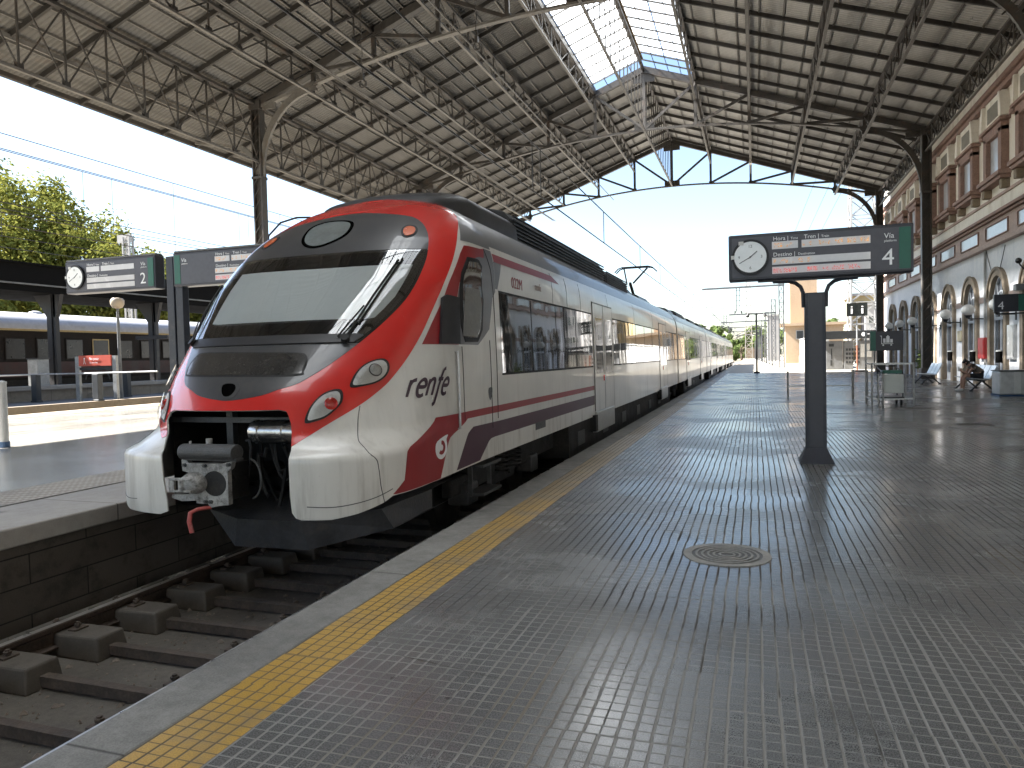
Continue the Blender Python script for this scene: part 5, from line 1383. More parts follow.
# head building behind the camera and its side wing (they close the shed)
# ------------------------------------------------------------------ platform signs
def led_text(bfun, u0, v0, u1, seed, mat, parent, pat):
    """rows of lit dots on a display strip"""
    rr = random.Random(seed); b = MB(); u = u0
    for ch in pat:
        if ch == ' ': u += .018; continue
        if u > u1: break
        for q in range(3):
            for k in range(4):
                if rr.random() < .40:
                    x, y, z = bfun(u+q*.0040, v0+k*.022); b.box(x-.0036, x+.0036, y-.004, y, z-.0048, z+.0048)
        u += .0165
        if u > u1: break
    return b.build('led_dots', mat, parent, fixn=False)
def board(x0, Y, z0, W, H, num, root, flipped=False, leds=(True, True), clock=True, ad=.22):
    P = lambda u, v, off=0.0: (x0+W*((1-u) if flipped else u), Y-off, z0+H*(1-v))
    b = MB(); b.box(x0, x0+W, Y, Y+ad, z0, z0+H); bd = b.build('sign_board', M['signframe'], root, bevel=.02)
    b = MB(); b.box(x0+.045, x0+W-.045, Y-.006, Y, z0+.045, z0+H-.045); b.build('sign_face', M['signgrey'], root)
    g0, g1 = (.924, .983)
    xa, xb = sorted((P(g0, 0)[0], P(g1, 0)[0])); b = MB(); b.box(xa, xb, Y-.011, Y-.0061, z0+.05, z0+H-.05); b.build('green_stripe', M['signgreen'], root)
    def strip(u0, u1, v0, v1):
        xa, xb = sorted((P(u0, 0)[0], P(u1, 0)[0])); b = MB(); b.box(xa, xb, Y-.012, Y-.0061, z0+H*(1-v1), z0+H*(1-v0)); return b.build('display_strip', M['led'], root)
    if flipped: U = lambda a, c: (.97-c+.02, .97-a+.02) if False else (1-c, 1-a)
    # in a flipped board the text keeps reading left to right
    Q = lambda u, v: (x0+W*u, Y-.013, z0+H*(1-v))
    sh = .0 if not flipped else .18
    def strip2(u0, u1, v0, v1):
        b = MB(); b.box(x0+W*(u0+sh), x0+W*(u1+sh), Y-.012, Y-.0061, z0+H*(1-v1), z0+H*(1-v0)); return b.build('display_strip', M['led'], root)
    s1 = strip2(.248, .392, .20, .36); s2 = strip2(.412, .778, .20, .36); s3 = strip2(.248, .778, .54, .69); s4 = strip2(.248, .778, .735, .885)
    def tx(s, size, u, v): text('sign_text', s, size, (x0+W*(u+sh), Y-.008, z0+H*(1-v)), (1,0,0), (0,0,1), M['letter'], root, .001)
    tx('Hora |', .075, .254, .175); tx('Time', .045, .352, .172); tx('Tren |', .075, .425, .175); tx('Train', .045, .519, .172)
    tx('Destino |', .075, .254, .515); tx('Destination', .045, .392, .512)
    L = lambda u, v: (x0+W*(u+sh), Y-.0125, z0+H*(1-v))
    if leds[0]:
        led_text(L, .262, .245, .38, 1, M['amber'], s1, 'XXX XX'); led_text(L, .42, .245, .76, 2, M['amber'], s2, 'X X  XXXX XXX XXX XXXXX'); led_text(L, .258, .59, .77, 3, M['amber'], s3, 'X XXX X XX X')
    if leds[1]: led_text(L, .258, .785, .76, 4, M['redled'], s4, 'XXXXXXXX   XXXX XX XXXX XXXX   X')
    ux = .848 if not flipped else .09
    text('sign_text', 'Vía', .095, (x0+W*ux, Y-.008, z0+H*.715), (1,0,0), (0,0,1), M['letter'], root, .001)
    text('sign_text', 'platform', .042, (x0+W*ux, Y-.008, z0+H*.640), (1,0,0), (0,0,1), M['letter'], root, .001)
    if num: text('sign_number', num, .30, (x0+W*(ux-.012), Y-.008, z0+H*.17), (1,0,0), (0,0,1), M['letter'], root, .001)
    if clock:
        cx = x0+W*.125; cz = z0+H*.5; rr = .205
        b = MB(); b.lathe((cx, Y-.05, cz), [(rr*1.17, .05), (rr*1.17, .0), (rr*1.02, .0), (rr*1.02, .03)], 40, 'y'); ck = b.build('clock', M['frame'], root)
        b = MB(); b.lathe((cx, Y-.045, cz), [(rr*1.02, .02), (rr*1.02, .0), (.001, .0)], 40, 'y'); b.build('dial', M['dial'], ck)
        b = MB()
        for a, l, w in ((50, .115, .012), (240, .165, .009)):
            a = R(a); d = Vector((math.sin(a), 0, math.cos(a))); c = Vector((cx, Y-.049, cz)); b.bar(c-d*.03, c+d*l, w, .003, (0,1,0))
        b.cyl((cx, Y-.053, cz), (cx, Y-.047, cz), .012, n=10); b.build('clock_hands', M['hand'], ck)
        for s, a in (('12', 0), ('3', 90), ('6', 180), ('9', 270)):
            a = R(a); o = text('dial_number', s, .055, (cx+.145*math.sin(a), Y-.0475, cz+.145*math.cos(a)-.019), (1,0,0), (0,0,1), M['galvdk'], None, .0008, 'CENTER'); o.parent = ck
        b = MB(); b.box(cx-.15, cx-.085, Y-.052, Y-.02, cz+.165, cz+.215); b.box(cx-rr*1.17-.01, cx-rr*1.02, Y-.052, Y-.02, cz-.02, cz+.03); b.build('clock_clip', M['whitepost'], ck)
# sign 4 on the near platform
s4r = empty('platform_sign', (.77, 10.55, 0), 'dark departure sign for track 4 with clock on a single post in the middle platform', 'platform sign')
board(-.33, 10.42, 2.49, 2.27, .63, '4', s4r)
b = MB(); b.box(.64, .90, 10.44, 10.62, .16, 2.29); b.build('post', M['post'], s4r, bevel=.012)
b = MB(); b.box(.685, .855, 10.432, 10.439, .22, 2.27); b.build('post_cover', M['signframe'], s4r)
b = MB(); v = [(.555,10.36,0),(.985,10.36,0),(.985,10.70,0),(.555,10.70,0),(.555,10.36,.02),(.985,10.36,.02),(.985,10.70,.02),(.555,10.70,.02),(.637,10.437,.20),(.903,10.437,.20),(.903,10.623,.20),(.637,10.623,.20)]
b.add(v, [(0,3,2,1),(0,1,5,4),(1,2,6,5),(2,3,7,6),(3,0,4,7),(4,5,9,8),(5,6,10,9),(6,7,11,10),(7,4,8,11),(8,9,10,11)]); b.build('post_base', M['post'], s4r)
for s in (-1, 1):
    b = MB(); P = [(.77+s*.53, 10.53, 2.470), (.77+s*.33, 10.53, 2.462), (.77+s*.24, 10.53, 2.435), (.77+s*.175, 10.53, 2.38), (.77+s*.145, 10.53, 2.30), (.77+s*.14, 10.53, 2.10)]
    b.tube(P, .026, 8); b.build('bracket', M['post'], s4r, smooth=True)
b = MB(); b.box(.05, 1.5, 10.5, 10.6, 2.47, 2.489); b.build('carrier_rail', M['signframe'], s4r)
# signs 2 and 3 on the island platform
for (x0, num, fl, ck, px, lab) in ((-13.20, '2', False, True, -10.62, 'dark departure sign for track 2 with a clock, left one on the far platform'), (-10.47, '', True, False, -10.41, 'dark departure sign with green left end, half hidden behind the train nose')):
    r = empty('platform_sign', (px, 11.1, .15), lab, 'platform sign', 'departure signs on the far platform')
    board(x0, 11.0, 3.02, 2.30, .64, num, r, fl, (fl, fl), ck, .24)
    b = MB(); b.box(px-.085, px+.085, 11.06, 11.22, .15, 3.62); b.build('post', M['post'], r, bevel=.01)
    b = MB(); b.box(x0, x0+2.3, 11.02, 11.2, 3.661, 3.70); b.build('top_cap', M['galvdk'], r, bevel=.015)
    b = MB(); b.box(px-.2, px+.2, 11.0, 11.28, .151, .18); b.build('post_base', M['post'], r)

# ------------------------------------------------------------------ near platform furniture
# luggage trolley rack
r = empty('trolley_rack', (3.4, 22, 0), 'steel luggage trolley rack with dark sign and parked trolley on the tiled floor', 'trolley rack')
b = MB()
for x in (2.98, 3.98):
    for y in (21.5, 22.6): b.cyl((x, y, 0), (x, y, 1.15 if y < 22 else 2.02), .025, n=8)
for z in (1.12, .18):
    for y in (21.5, 22.6): b.bar((2.98, y, z), (3.98, y, z), .035, .035)
    for x in (2.98, 3.98): b.bar((x, 21.5, z), (x, 22.6, z), .035, .035)
b.bar((2.98, 22.6, 1.5), (3.98, 22.6, 1.5), .035, .035)
b.build('rack_frame', M['steel'], r)
for x in (3.12, 3.24): 
    b = MB(); b.cyl((x, 21.4, 0), (x, 21.4, .86), .022, n=8); b.build('guide_post', M['steel'], r)
b = MB(); b.box(3.08, 3.92, 22.50, 22.58, 1.48, 2.03); b.build('rack_sign', M['signframe'], r, bevel=.008)
b = MB(); b.box(3.08, 3.22, 22.488, 22.499, 1.48, 2.03); b.build('green_stripe', M['signgreen'], r)
b = MB(); y = 22.492
b.box(3.36, 3.375, y-.006, y, 1.68, 1.90); b.box(3.36, 3.66, y-.006, y, 1.665, 1.682); b.box(3.33, 3.375, y-.006, y, 1.885, 1.90)
b.box(3.41, 3.47, y-.006, y, 1.70, 1.82); b.box(3.485, 3.57, y-.006, y, 1.70, 1.88); b.box(3.51, 3.545, y-.006, y, 1.88, 1.905); b.box(3.585, 3.65, y-.006, y, 1.70, 1.80)
b.ring((3.41, y-.006, 1.635), .0, .022, .006, 'y', 12); b.ring((3.61, y-.006, 1.635), .0, .022, .006, 'y', 12); b.build('trolley_symbol', M['letter'], r)
tr = empty('luggage_trolley', (3.48, 21.9, 0), 'luggage trolley with a pale front panel parked inside the steel rack', 'luggage trolley')
b = MB(); b.box(3.22, 3.74, 21.45, 21.48, .34, .84); b.build('front_panel', M['cart'], tr, bevel=.02)
b = MB(); b.box(3.2, 3.76, 21.5, 22.4, .16, .24)
for x in (3.24, 3.72): b.tube([(x, 21.49, .2), (x, 21.49, .9), (x, 22.3, 1.0), (x, 22.45, 1.05)], .016, 6); b.tube([(x, 22.3, .2), (x, 22.4, 1.05)], .016, 6)
b.tube([(3.24, 22.45, 1.05), (3.72, 22.45, 1.05)], .02, 8); b.build('trolley_frame', M['machdk'], tr)
for (x, yy) in ((3.26,21.6),(3.70,21.6),(3.26,22.3),(3.70,22.3)):
    b = MB(); b.lathe((x, yy, .085), [(.02,-.02),(.085,-.02),(.085,.02),(.02,.02)], 14, 'x'); b.build('wheel', M['rubber'], tr)
b = MB(); b.box(3.24, 3.72, 21.5, 21.9, .86, .95); b.build('basket', M['signgreen'], tr, bevel=.01)
# railing left of the rack
r = empty('railing', (2.6, 25, 0), 'low steel crowd railing running left from the trolley rack', 'railing')
b = MB()
for x in (1.0, 2.92): b.cyl((x, 25, 0), (x, 25, .88), .03, n=8)
b.cyl((2.92, 25, 0), (2.92, 25, .9), .04, n=8); b.cyl((3.25, 24.4, 0), (3.25, 24.4, .88), .03, n=8)
b.bar((1.0, 25, .40), (2.92, 25, .40), .04, .04); b.bar((2.92, 25, .86), (3.25, 24.4, .86), .05, .05); b.build('rail_frame', M['steel'], r)
# stainless pedestal bin
r = empty('litter_bin', (7.55, 25.9, 0), 'stainless steel litter bin pedestal on a blue base at the right edge', 'litter bin')
b = MB(); b.box(7.05, 7.85, 25.5, 26.3, .05, .76); b.build('bin_body', M['steel'], r, bevel=.03)
b = MB(); b.box(7.03, 7.87, 25.48, 26.32, 0, .05); b.build('bin_base', M['bluebase'], r)
b = MB(); b.box(7.42, 7.60, 25.49, 25.499, .08, .74); b.build('bin_front', M['whitepost'], r); b = MB(); b.box(7.03, 7.87, 25.48, 26.32, .761, .79); b.build('bin_lid', M['machdk'], r)
# benches
def bench(y, lab, x=7.15, n=3):
    r = empty('bench', (x, y, 0), lab, 'bench', 'perforated metal benches by the facade')
    for k in range(n):
        yy = y+(k-(n-1)/2)*.62
        P = [(x-.30, .47), (x-.26, .45), (x+.12, .42), (x+.20, .44), (x+.40, .88), (x+.42, .88), (x+.425, .86), (x+.225, .41), (x+.14, .395), (x-.26, .425), (x-.30, .44)]
        b = MB(); b.prism(P, lambda u, v, w: (u, w, v), yy-.28, yy+.28); b.build('seat', M['benchm'], r)
    b = MB(); b.box(x-.02, x+.06, y-n*.31, y+n*.31, .33, .39); b.build('seat_beam', M['frame'], r)
    for s in (-1, 1):
        b = MB(); yy = y+s*(n*.31-.25); b.bar((x+.02, yy, .36), (x-.30, yy, .03), .05, .04, (0,1,0)); b.bar((x+.02, yy, .36), (x+.36, yy, .03), .05, .04, (0,1,0)); b.box(x-.36, x-.26, yy-.03, yy+.03, 0, .04); b.box(x+.32, x+.42, yy-.03, yy+.03, 0, .04)
        b.tube([(x+.05, yy, .36), (x+.20, yy, .40), (x+.34, yy, .62)], .02, 6); b.build('leg', M['frame'], r)
bench(29.6, 'white perforated metal bench with the seated person on it', 7.36, 4)
bench(35.2, 'empty white perforated metal bench beside the dark roof column', 7.0, 3)
# flower planter by the far door
b = MB(); b.box(8.15, 8.6, 42.3, 43.2, 0, .45); r = tag(b.build('planter', M['stone'], bevel=.03), 'stone planter with a dark shrub by the arched doors behind the column', 'planter')
b = MB(); rr = random.Random(9)
for i in range(260):
    c = Vector((8.37+rr.gauss(0, .16), 42.75+rr.gauss(0, .25), .45+abs(rr.gauss(.35, .28)))); a = Vector((rr.uniform(-1,1), rr.uniform(-1,1), rr.uniform(-1,1))).normalized()*.09; d = a.orthogonal().normalized()*.045
    b.add([c-a, c+d, c+a, c-d], [(0,1,2,3)])
b.build('foliage', M['leafd'], r, fixn=False)

# information totem, ticket machines, pole
r = empty('information_sign', (7.07, 58, 0), 'slim post carrying two dark green panels with a white letter i', 'sign')
b = MB(); b.cyl((7.07, 58, 0), (7.07, 58, 4.98), .05, n=8); b.build('post', M['galv'], r); b = MB(); b.cyl((7.07, 58, .05), (7.07, 58, 1.9), .06, n=8); b.build('post_sleeve', M['postred'], r)
for s in (-1, 1):
    xa = 7.07-.69 if s < 0 else 7.07+.01
    b = MB(); b.box(xa, xa+.68, 57.86, 57.94, 4.02, 4.97); pn = b.build('panel', M['panelblack'], r)
    o = text('letter_i', 'i', .88, (xa+.34, 57.852, 4.18), (1,0,0), (0,0,1), M['letter'], None, .004, 'CENTER', 1.7); o.parent = pn
def machine(x0, x1, lab, n, mat):
    r = empty('ticket_machine', ((x0+x1)/2, 60.4, 0), lab, 'vending machine', 'machines under the dark fascia')
    b = MB(); b.box(x0, x1, 60, 60.8, .08, 2.26); b.build('cabinet', mat, r, bevel=.03)
    b = MB()
    if n == 0: b.box(x0+.35, x0+.42, 59.985, 59.999, .9, 1.7); b.box(x0+.2, x0+.55, 59.985, 59.999, 1.85, 2.05); b.box(x0+.3, x0+.4, 59.985, 59.999, .4, .8)
    elif n == 1:
        for i in range(5):
            for j in range(4): b.box(x0+.12+i*.2, x0+.26+i*.2, 59.985, 59.999, .55+j*.32, .72+j*.32)
    else: b.box(x0+.15, x1-.15, 59.985, 59.999, 1.0, 2.0)
    b.build('keypad' if n < 2 else 'display', M['machdk'] if n < 2 else M['poster'], r)
machine(5.16, 6.33, 'grey vending machine with small dark slots left of the information post', 0, M['machine']); machine(6.42, 7.05, 'grey machine with rows of dark buttons by the information post', 1, M['machine'])
machine(7.40, 8.45, 'pale grey machine with poster panel right of the information post', 2, M['machine']); machine(8.55, 10.3, 'wide pale machine with poster panel behind the trolley rack', 2, M['machine'])
r = empty('kiosk_fascia', (7.6, 60.5, 0), 'long dark fascia canopy above the row of machines', 'canopy')
b = MB(); b.box(4.3, 10.6, 59.8, 61.2, 2.42, 3.02); b.build('fascia', M['machdk'], r, bevel=.02)
for x in (4.6, 10.5): 
    b = MB(); b.box(x-.06, x+.06, 60.9, 61.0, 0, 2.42); b.build('leg', M['machdk'], r)
b = MB(); b.ring((7.75, 59.79, 2.72), 0, .16, .009, 'y', 18); b.box(8.0, 9.0, 59.79, 59.799, 2.70, 2.76); b.build('fascia_symbol', M['letter'], r)
r = empty('slim_post', (.12, 56.7, 0), 'slim black post at the end of the tiled floor with a short cross arm', 'post')
b = MB(); b.cyl((.12, 56.7, 0), (.12, 56.7, 4.45), .07, n=10); b.build('pole', M['frame'], r); b = MB(); b.cyl((.12, 56.7, 0), (.12, 56.7, .12), .22, n=12); b.build('foot', M['frame'], r)
for s in (-1, 1):
    b = MB(); b.tube([(.12, 56.7, 4.35), (.12+s*.35, 56.7, 4.45), (.12+s*.55, 56.7, 4.40)], .035, 6); b.cyl((.12+s*.55, 56.7, 4.42), (.12+s*.62, 56.6, 4.22), .09, .12, 10); b.build('lamp_head', M['frame'], r)

# ------------------------------------------------------------------ person
def skinned(name, pts, edges, mat, parent, root=0, sub=2):
    me = bpy.data.meshes.new(name); me.from_pydata([p[:3] for p in pts], edges, [])
    o = bpy.data.objects.new(name+'_tmp', me); link(o)
    m = o.modifiers.new('s', 'SKIN'); m.use_smooth_shade = True
    sv = me.skin_vertices[0].data
    for i, p in enumerate(pts): sv[i].radius = (p[3], p[4] if len(p) > 4 else p[3])
    sv[root].use_root = True
    q = o.modifiers.new('u', 'SUBSURF'); q.levels = q.render_levels = sub
    dg_ = bpy.context.evaluated_depsgraph_get(); nm = bpy.data.meshes.new_from_object(o.evaluated_get(dg_))
    bpy.data.objects.remove(o); nm.name = name; nm.materials.clear(); nm.materials.append(mat)
    for p in nm.polygons: p.use_smooth = True
    ob = bpy.data.objects.new(name, nm); link(ob); attach(ob, parent); return ob
X0, Y0_ = 7.22, 28.75
per = empty('person', (X0, Y0_, 0), 'person in taupe T-shirt and black shorts sitting hunched on the bench, looking down', 'person')
def J(x, y, z, r, r2=None): return (X0+x, Y0_+y, z, r, r2 or r)
pts = [J(.20,0,.53,.13,.15), J(.10,0,.67,.12,.14), J(-.04,0,.82,.125,.16), J(-.17,0,.91,.07), J(-.23,0,.94,.052), J(-.30,0,.97,.078,.08), J(-.335,0,1.03,.07,.075)]
ed = [(0,1),(1,2),(2,3),(3,4),(4,5),(5,6)]
for s in (-1, 1):
    k = len(pts)
    pts += [J(.12,s*.10,.52,.085), J(-.32,s*.13,.53,.065), J(-.37,s*.14,.47,.058), J(-.38,s*.14,.28,.052), J(-.39,s*.14,.10,.036), J(-.47,s*.145,.05,.036), J(-.58,s*.15,.035,.03)]
    ed += [(0,k)]+[(k+i, k+i+1) for i in range(6)]
    k = len(pts)
    pts += [J(-.09,s*.17,.86,.06), J(-.18,s*.20,.73,.047), J(-.26,s*.20,.60,.040), J(-.35,s*.13,.65,.033), J(-.42,s*.06,.70,.026), J(-.445,s*.045,.725,.022), J(-.47,s*.035,.75,.015)]
    ed += [(2,k)]+[(k+i, k+i+1) for i in range(6)]
body_o = skinned('body', pts, ed, M['skin'], per)
# face details
b = MB(); b.ball((X0-.395, Y0_, .975), .016, 8); 
b.build('nose', M['skin'], per, smooth=True)
for s in (-1, 1):
    b = MB(); b.ball((X0-.385, Y0_+s*.032, 1.005), .010, 8); b.build('eye', M['hair'], per, smooth=True)
    b = MB(); b.ball((X0-.30, Y0_+s*.083, .99), .022, 8); b.build('ear', M['skin'], per, smooth=True)
    for f in range(4):
        b = MB(); b.tube([(X0-0.445, Y0_+s*(.045+.0), 0.755-.018*f), (X0-0.480, Y0_+s*.035, 0.760-.018*f), (X0-0.495, Y0_+s*.015, 0.755-.018*f)], .0085, 6); b.build('finger', M['skin'], per, smooth=True)
    b = MB(); b.tube([(X0-0.415, Y0_+s*.05, 0.745), (X0-0.445, Y0_+s*.03, 0.780), (X0-0.475, Y0_+s*.012, 0.785)], .009, 6); b.build('thumb', M['skin'], per, smooth=True)
hp = [J(-.275,0,1.02,.085,.088), J(-.335,0,1.055,.07,.078), J(-.24,0,.985,.06,.07)]
skinned('hair', hp, [(0,1),(0,2)], M['hair'], per)
sp = [J(.21,0,.55,.15,.17), J(.10,0,.67,.14,.17), J(-.04,0,.82,.14,.18), J(-.165,0,.905,.085)]
se = [(0,1),(1,2),(2,3)]
for s in (-1, 1):
    k = len(sp); sp += [J(-.09,s*.18,.86,.075), J(-.17,s*.205,.75,.068)]; se += [(2,k),(k,k+1)]
skinned('shirt', sp, se, M['shirt'], per)
sp = [J(.20,0,.51,.14,.17)]; se = []
for s in (-1, 1):
    k = len(sp); sp += [J(.10,s*.11,.53,.10), J(-.24,s*.13,.535,.085)]; se += [(0,k),(k,k+1)]
skinned('shorts', sp, se, M['shorts'], per)
for s in (-1, 1): skinned('shoe', [J(-.38,s*.14,.075,.048), J(-.47,s*.146,.055,.05,.045), J(-.60,s*.152,.04,.042,.035)], [(0,1),(1,2)], M['shoe'], per)
b = MB(); b.box(X0-.52, X0-.485, Y0_-.055, Y0_+.055, .70, .86); tag(b.build('paper', M['poster'], bevel=.004), 'white folded paper held in the hands of the seated person', 'paper')
# ------------------------------------------------------------------ left side: far platforms
# white bollard at the left edge
r = empty('bollard_post', (-12.62, 9.15, .15), 'short white post with blue foot at the left edge of the photo', 'post')
b = MB(); b.cyl((-12.62, 9.15, .25), (-12.62, 9.15, 1.27), .085, n=16); b.lathe((-12.62, 9.15, 1.27), [(.09,0),(.09,.04),(.02,.06)], 16); b.build('shaft', M['whitepost'], r, smooth=True)
b = MB(); b.cyl((-12.62, 9.15, .15), (-12.62, 9.15, .25), .10, n=16); b.build('foot', M['bluebase'], r)
# fence rail with dark bollards
for (x, y, z0, z1, lab) in ((-29.6, 23.0, .10, 1.30, 'dark square bollard with the handrail, nearest the photo edge'), (-24.85, 21.9, .20, 1.30, 'dark square bollard in front of the red notice'), (-29.0, 27.2, .10, 1.25, 'dark square bollard right of the red notice beside the lamp post')):
    b = MB(); b.box(x-.16, x+.16, y-.12, y+.12, z0, z1); b.box(x-.19, x+.19, y-.15, y+.15, z0, z0+.08)
    tag(b.build('bollard', M['bollard'], bevel=.03), lab, 'bollard', 'dark bollards on the outer platform')
b = MB(); b.tube([(-36, 22.7, 1.27), (-29.6, 23.0, 1.31), (-24.85, 22.1, 1.32), (-21.9, 22.0, 1.34)], .035, 8)
tag(b.build('handrail', M['galv']), 'long pale handrail running past the dark bollards', 'handrail')
# red notice
r = empty('red_notice', (-26, 23, .1), 'red warning notice between two pale posts with wheel-like stand below', 'notice')
for x in (-27.2, -25.15): 
    b = MB(); b.box(x-.10, x+.10, 23.0, 23.12, .10, 2.03); b.build('post', M['galv'], r)
b = MB(); b.box(-27.05, -25.3, 22.97, 23.03, 1.62, 2.06); b.build('notice_board', M['salmon'], r)
text('notice_text', 'No pasar', .16, (-26.45, 22.955, 1.87), (1,0,0), (0,0,1), M['letter'], r, .002, sx=.9); text('notice_text', 'Do not cross', .085, (-26.45, 22.955, 1.73), (1,0,0), (0,0,1), M['letter'], r, .002)
b = MB(); b.lathe((-26.72, 22.96, 1.93), [(.005,-.004),(.035,-.004),(.035,.004),(.005,.004)], 10, 'y'); b.bar((-26.72, 22.96, 1.90), (-26.72, 22.96, 1.80), .05, .008); b.bar((-26.72, 22.96, 1.82), (-26.78, 22.96, 1.70), .025, .008); b.bar((-26.72, 22.96, 1.82), (-26.66, 22.96, 1.70), .025, .008); b.build('walker_symbol', M['letter'], r)
b = MB(); b.ring((-26.6, 23.1, 1.05), .24, .28, .03, 'y', 20, 0, PI); b.ring((-25.8, 23.1, 1.05), .24, .28, .03, 'y', 20, 0, PI); b.bar((-27.1, 23.1, 1.5), (-25.2, 23.1, 1.5), .1, .1); b.build('stand', M['machdk'], r)
# lamp post with globe
r = empty('lamp_post', (-27.0, 25.0, .1), 'thin grey lamp post with a beige globe between track 2 sign and old coach', 'lamp post')
b = MB(); b.cyl((-27.0, 25.0, .1), (-27.0, 25.0, 4.2), .09, .055, 10); b.build('pole', M['galvdk'], r)
b = MB(); b.lathe((-27.0, 25.0, 4.2), [(.02,-.05),(.20,0),(.28,.15),(.29,.32),(.22,.42),(.02,.45)], 16); b.build('globe', pm('beige_globe', (.40,.33,.24), .4, 0, .15, 5), r, smooth=True)
# grey utility box
r = empty('utility_box', (-31.45, 25.1, .62), 'grey metal box standing beside the dark canopy column', 'box')
b = MB(); b.box(-31.75, -31.15, 24.3, 24.9, .62, 2.0); b.build('box_body', M['galv'], r, bevel=.02)
b = MB(); b.box(-31.78, -31.12, 24.27, 24.93, 2.0, 2.06); b.build('box_lid', M['machdk'], r)
# dark platform canopy
r = empty('platform_canopy', (-32, 25, .6), 'low dark platform canopy with a black fascia over the raised outer platform', 'canopy')
b = MB(); b.box(-35.5, -31.0, -12, 58, 5.05, 6.28); b.box(-35.6, -30.9, -12, 58, 6.28, 6.36); b.build('canopy_slab', M['matt'], r)
b = MB(); b.box(-30.99, -30.94, -12, 58, 5.35, 5.42); b.build('canopy_trim', M['galvdk'], r)
for y in (12, 25.5, 31.5, 40, 48):
    b = MB(); b.box(-31.75, -31.45, y-.14, y+.14, .6, 5.06); b.box(-31.38, -31.25, y-.1, y+.1, .6, 5.06)
    b.add([(-32.6, y-.1, 5.05), (-30.9, y-.1, 5.05), (-31.2, y-.1, 4.0), (-31.8, y-.1, 4.0), (-32.6, y+.1, 5.05), (-30.9, y+.1, 5.05), (-31.2, y+.1, 4.0), (-31.8, y+.1, 4.0)], [(0,1,2,3),(7,6,5,4),(0,4,5,1),(1,5,6,2),(2,6,7,3),(3,7,4,0)])
    b.build('leg', M['frame'], r)
b = MB(); b.box(-32.6, -30.4, 31.3, 31.5, 3.05, 3.25); b.build('camera_arm', M['frame'], r)
# old coaches with silver roofs
def coach(ya, yb, lab):
    r = empty('old_coach', (-38.5, (ya+yb)/2, .3), lab, 'railway coach', 'old coaches behind the outer platform')
    b = MB(); b.box(-40, -37, ya, yb, 1.0, 3.72); b.build('coach_body', M['coachdk'], r)
    b = MB(); b.box(-37.0, -36.97, ya+.1, yb-.1, 1.15, 1.95); b.build('maroon_panel', M['maroon'], r)
    b = MB(); b.box(-37.01, -36.94, ya, yb, 3.62, 3.72); b.build('gold_line', M['gold'], r)
    b = MB(); P = [(-36.9+.0, 3.72)]+[(-38.5+1.65*math.cos(PI*i/14), 3.72+.98*math.sin(PI*i/14)) for i in range(15)]
    b.prism(P, lambda u, v, w: (u, w, v), ya, yb); b.build('coach_roof', M['coachroof'], r, smooth=True)
    b = MB(); b.box(-39.8, -37.2, ya+.3, yb-.3, .3, 1.0); b.build('underframe', M['under'], r)
    y = ya+1.2; k = 0
    while y < yb-1.6:
        b = MB(); b.box(-36.985, -36.955, y, y+1.15, 2.05, 3.25); wn = b.build('window', M['gold'] if k % 5 == 3 else M['coachdk'], r)
        b = MB(); b.box(-36.957, -36.950, y+.07, y+1.08, 2.12, 3.18); b.build('pane', M['coachpane'], wn)
        y += 1.75; k += 1
    for yy in (ya+4, yb-5):
        b = MB(); b.lathe((-38.3, yy, 4.62), [(.35,0),(.3,.14),(.1,.2)], 12); b.build('roof_vent', M['coachroof'], r)
coach(3, 25.3, 'dark old coach with silver roof at the left edge of the photo'); coach(25.9, 48.5, 'dark old coach with maroon lower panels behind the red notice and lamp post'); coach(49, 71, 'far old coach, its silver roof seen beside the train nose')

# ------------------------------------------------------------------ trees
def tree(name, x, y, h, rx, ry, trunk, lab, mat, n=7000, seed=1, leaf=.30, base=.22, grp='trees behind the old coaches', zb=-.9):
    r = empty(name, (x, y, zb), lab, 'tree', grp); rr = random.Random(seed)
    b = MB(); P = [(x+.15*math.sin(k), y+.12*math.cos(k*1.7), zb+h*.62*k/6) for k in range(7)]
    for k in range(6): b.cyl(P[k], P[k+1], trunk*(1-.12*k), trunk*(1-.12*(k+1)), 9, False)
    for k in range(9):
        a = rr.uniform(0, 2*PI); z = zb+h*rr.uniform(.3, .6); e = Vector((x+rx*.7*math.cos(a), y+ry*.7*math.sin(a), z+h*rr.uniform(.1, .3)))
        b.tube([(x, y, z), ((x+e.x)/2, (y+e.y)/2, (z+e.z)/2+.3), e], trunk*.28, 5)
    b.build('trunk', M['bark'], r, fixn=False)
    clumps = []
    zc = zb+h*(base+(1-base)/2); hz = h*(1-base)/2
    for i in range(min(150, max(30, n//150))):
        while True:
            d = Vector((rr.gauss(0,1), rr.gauss(0,1), rr.gauss(0,1)))
            if d.length > .1: break
        d.normalize(); k = rr.uniform(.45, .97)**.6
        c = Vector((x+d.x*rx*k, y+d.y*ry*k, zc+d.z*hz*k)); clumps.append((c, min(rx, hz)*rr.uniform(.16, .34)))
    b = MB()
    for i in range(n):
        c, s = clumps[i % len(clumps)]
        d = Vector((rr.gauss(0,1), rr.gauss(0,1), rr.gauss(0,1))).normalized()
        p = c+d*s*rr.uniform(.5, 1.05); l = leaf*rr.uniform(.6, 1.35)
        nn = (d+Vector((rr.uniform(-.8,.8), rr.uniform(-.8,.8), rr.uniform(-.2,.9)))).normalized()
        u = nn.orthogonal().normalized(); v = nn.cross(u); t = rr.uniform(0, 2*PI)
        a1 = u*math.cos(t)+v*math.sin(t); a2 = nn.cross(a1)
        b.add([p-a1*l, p+a2*l*.5, p+a1*l, p-a2*l*.5], [(0,1,2,3)])
    b.build('crown', mat, r, fixn=False)
tree('broad_tree', -84, 62, 25.5, 14, 12, .6, 'tallest yellow green tree at the left edge of the photo', M['leafy'], 42000, 2, .27)
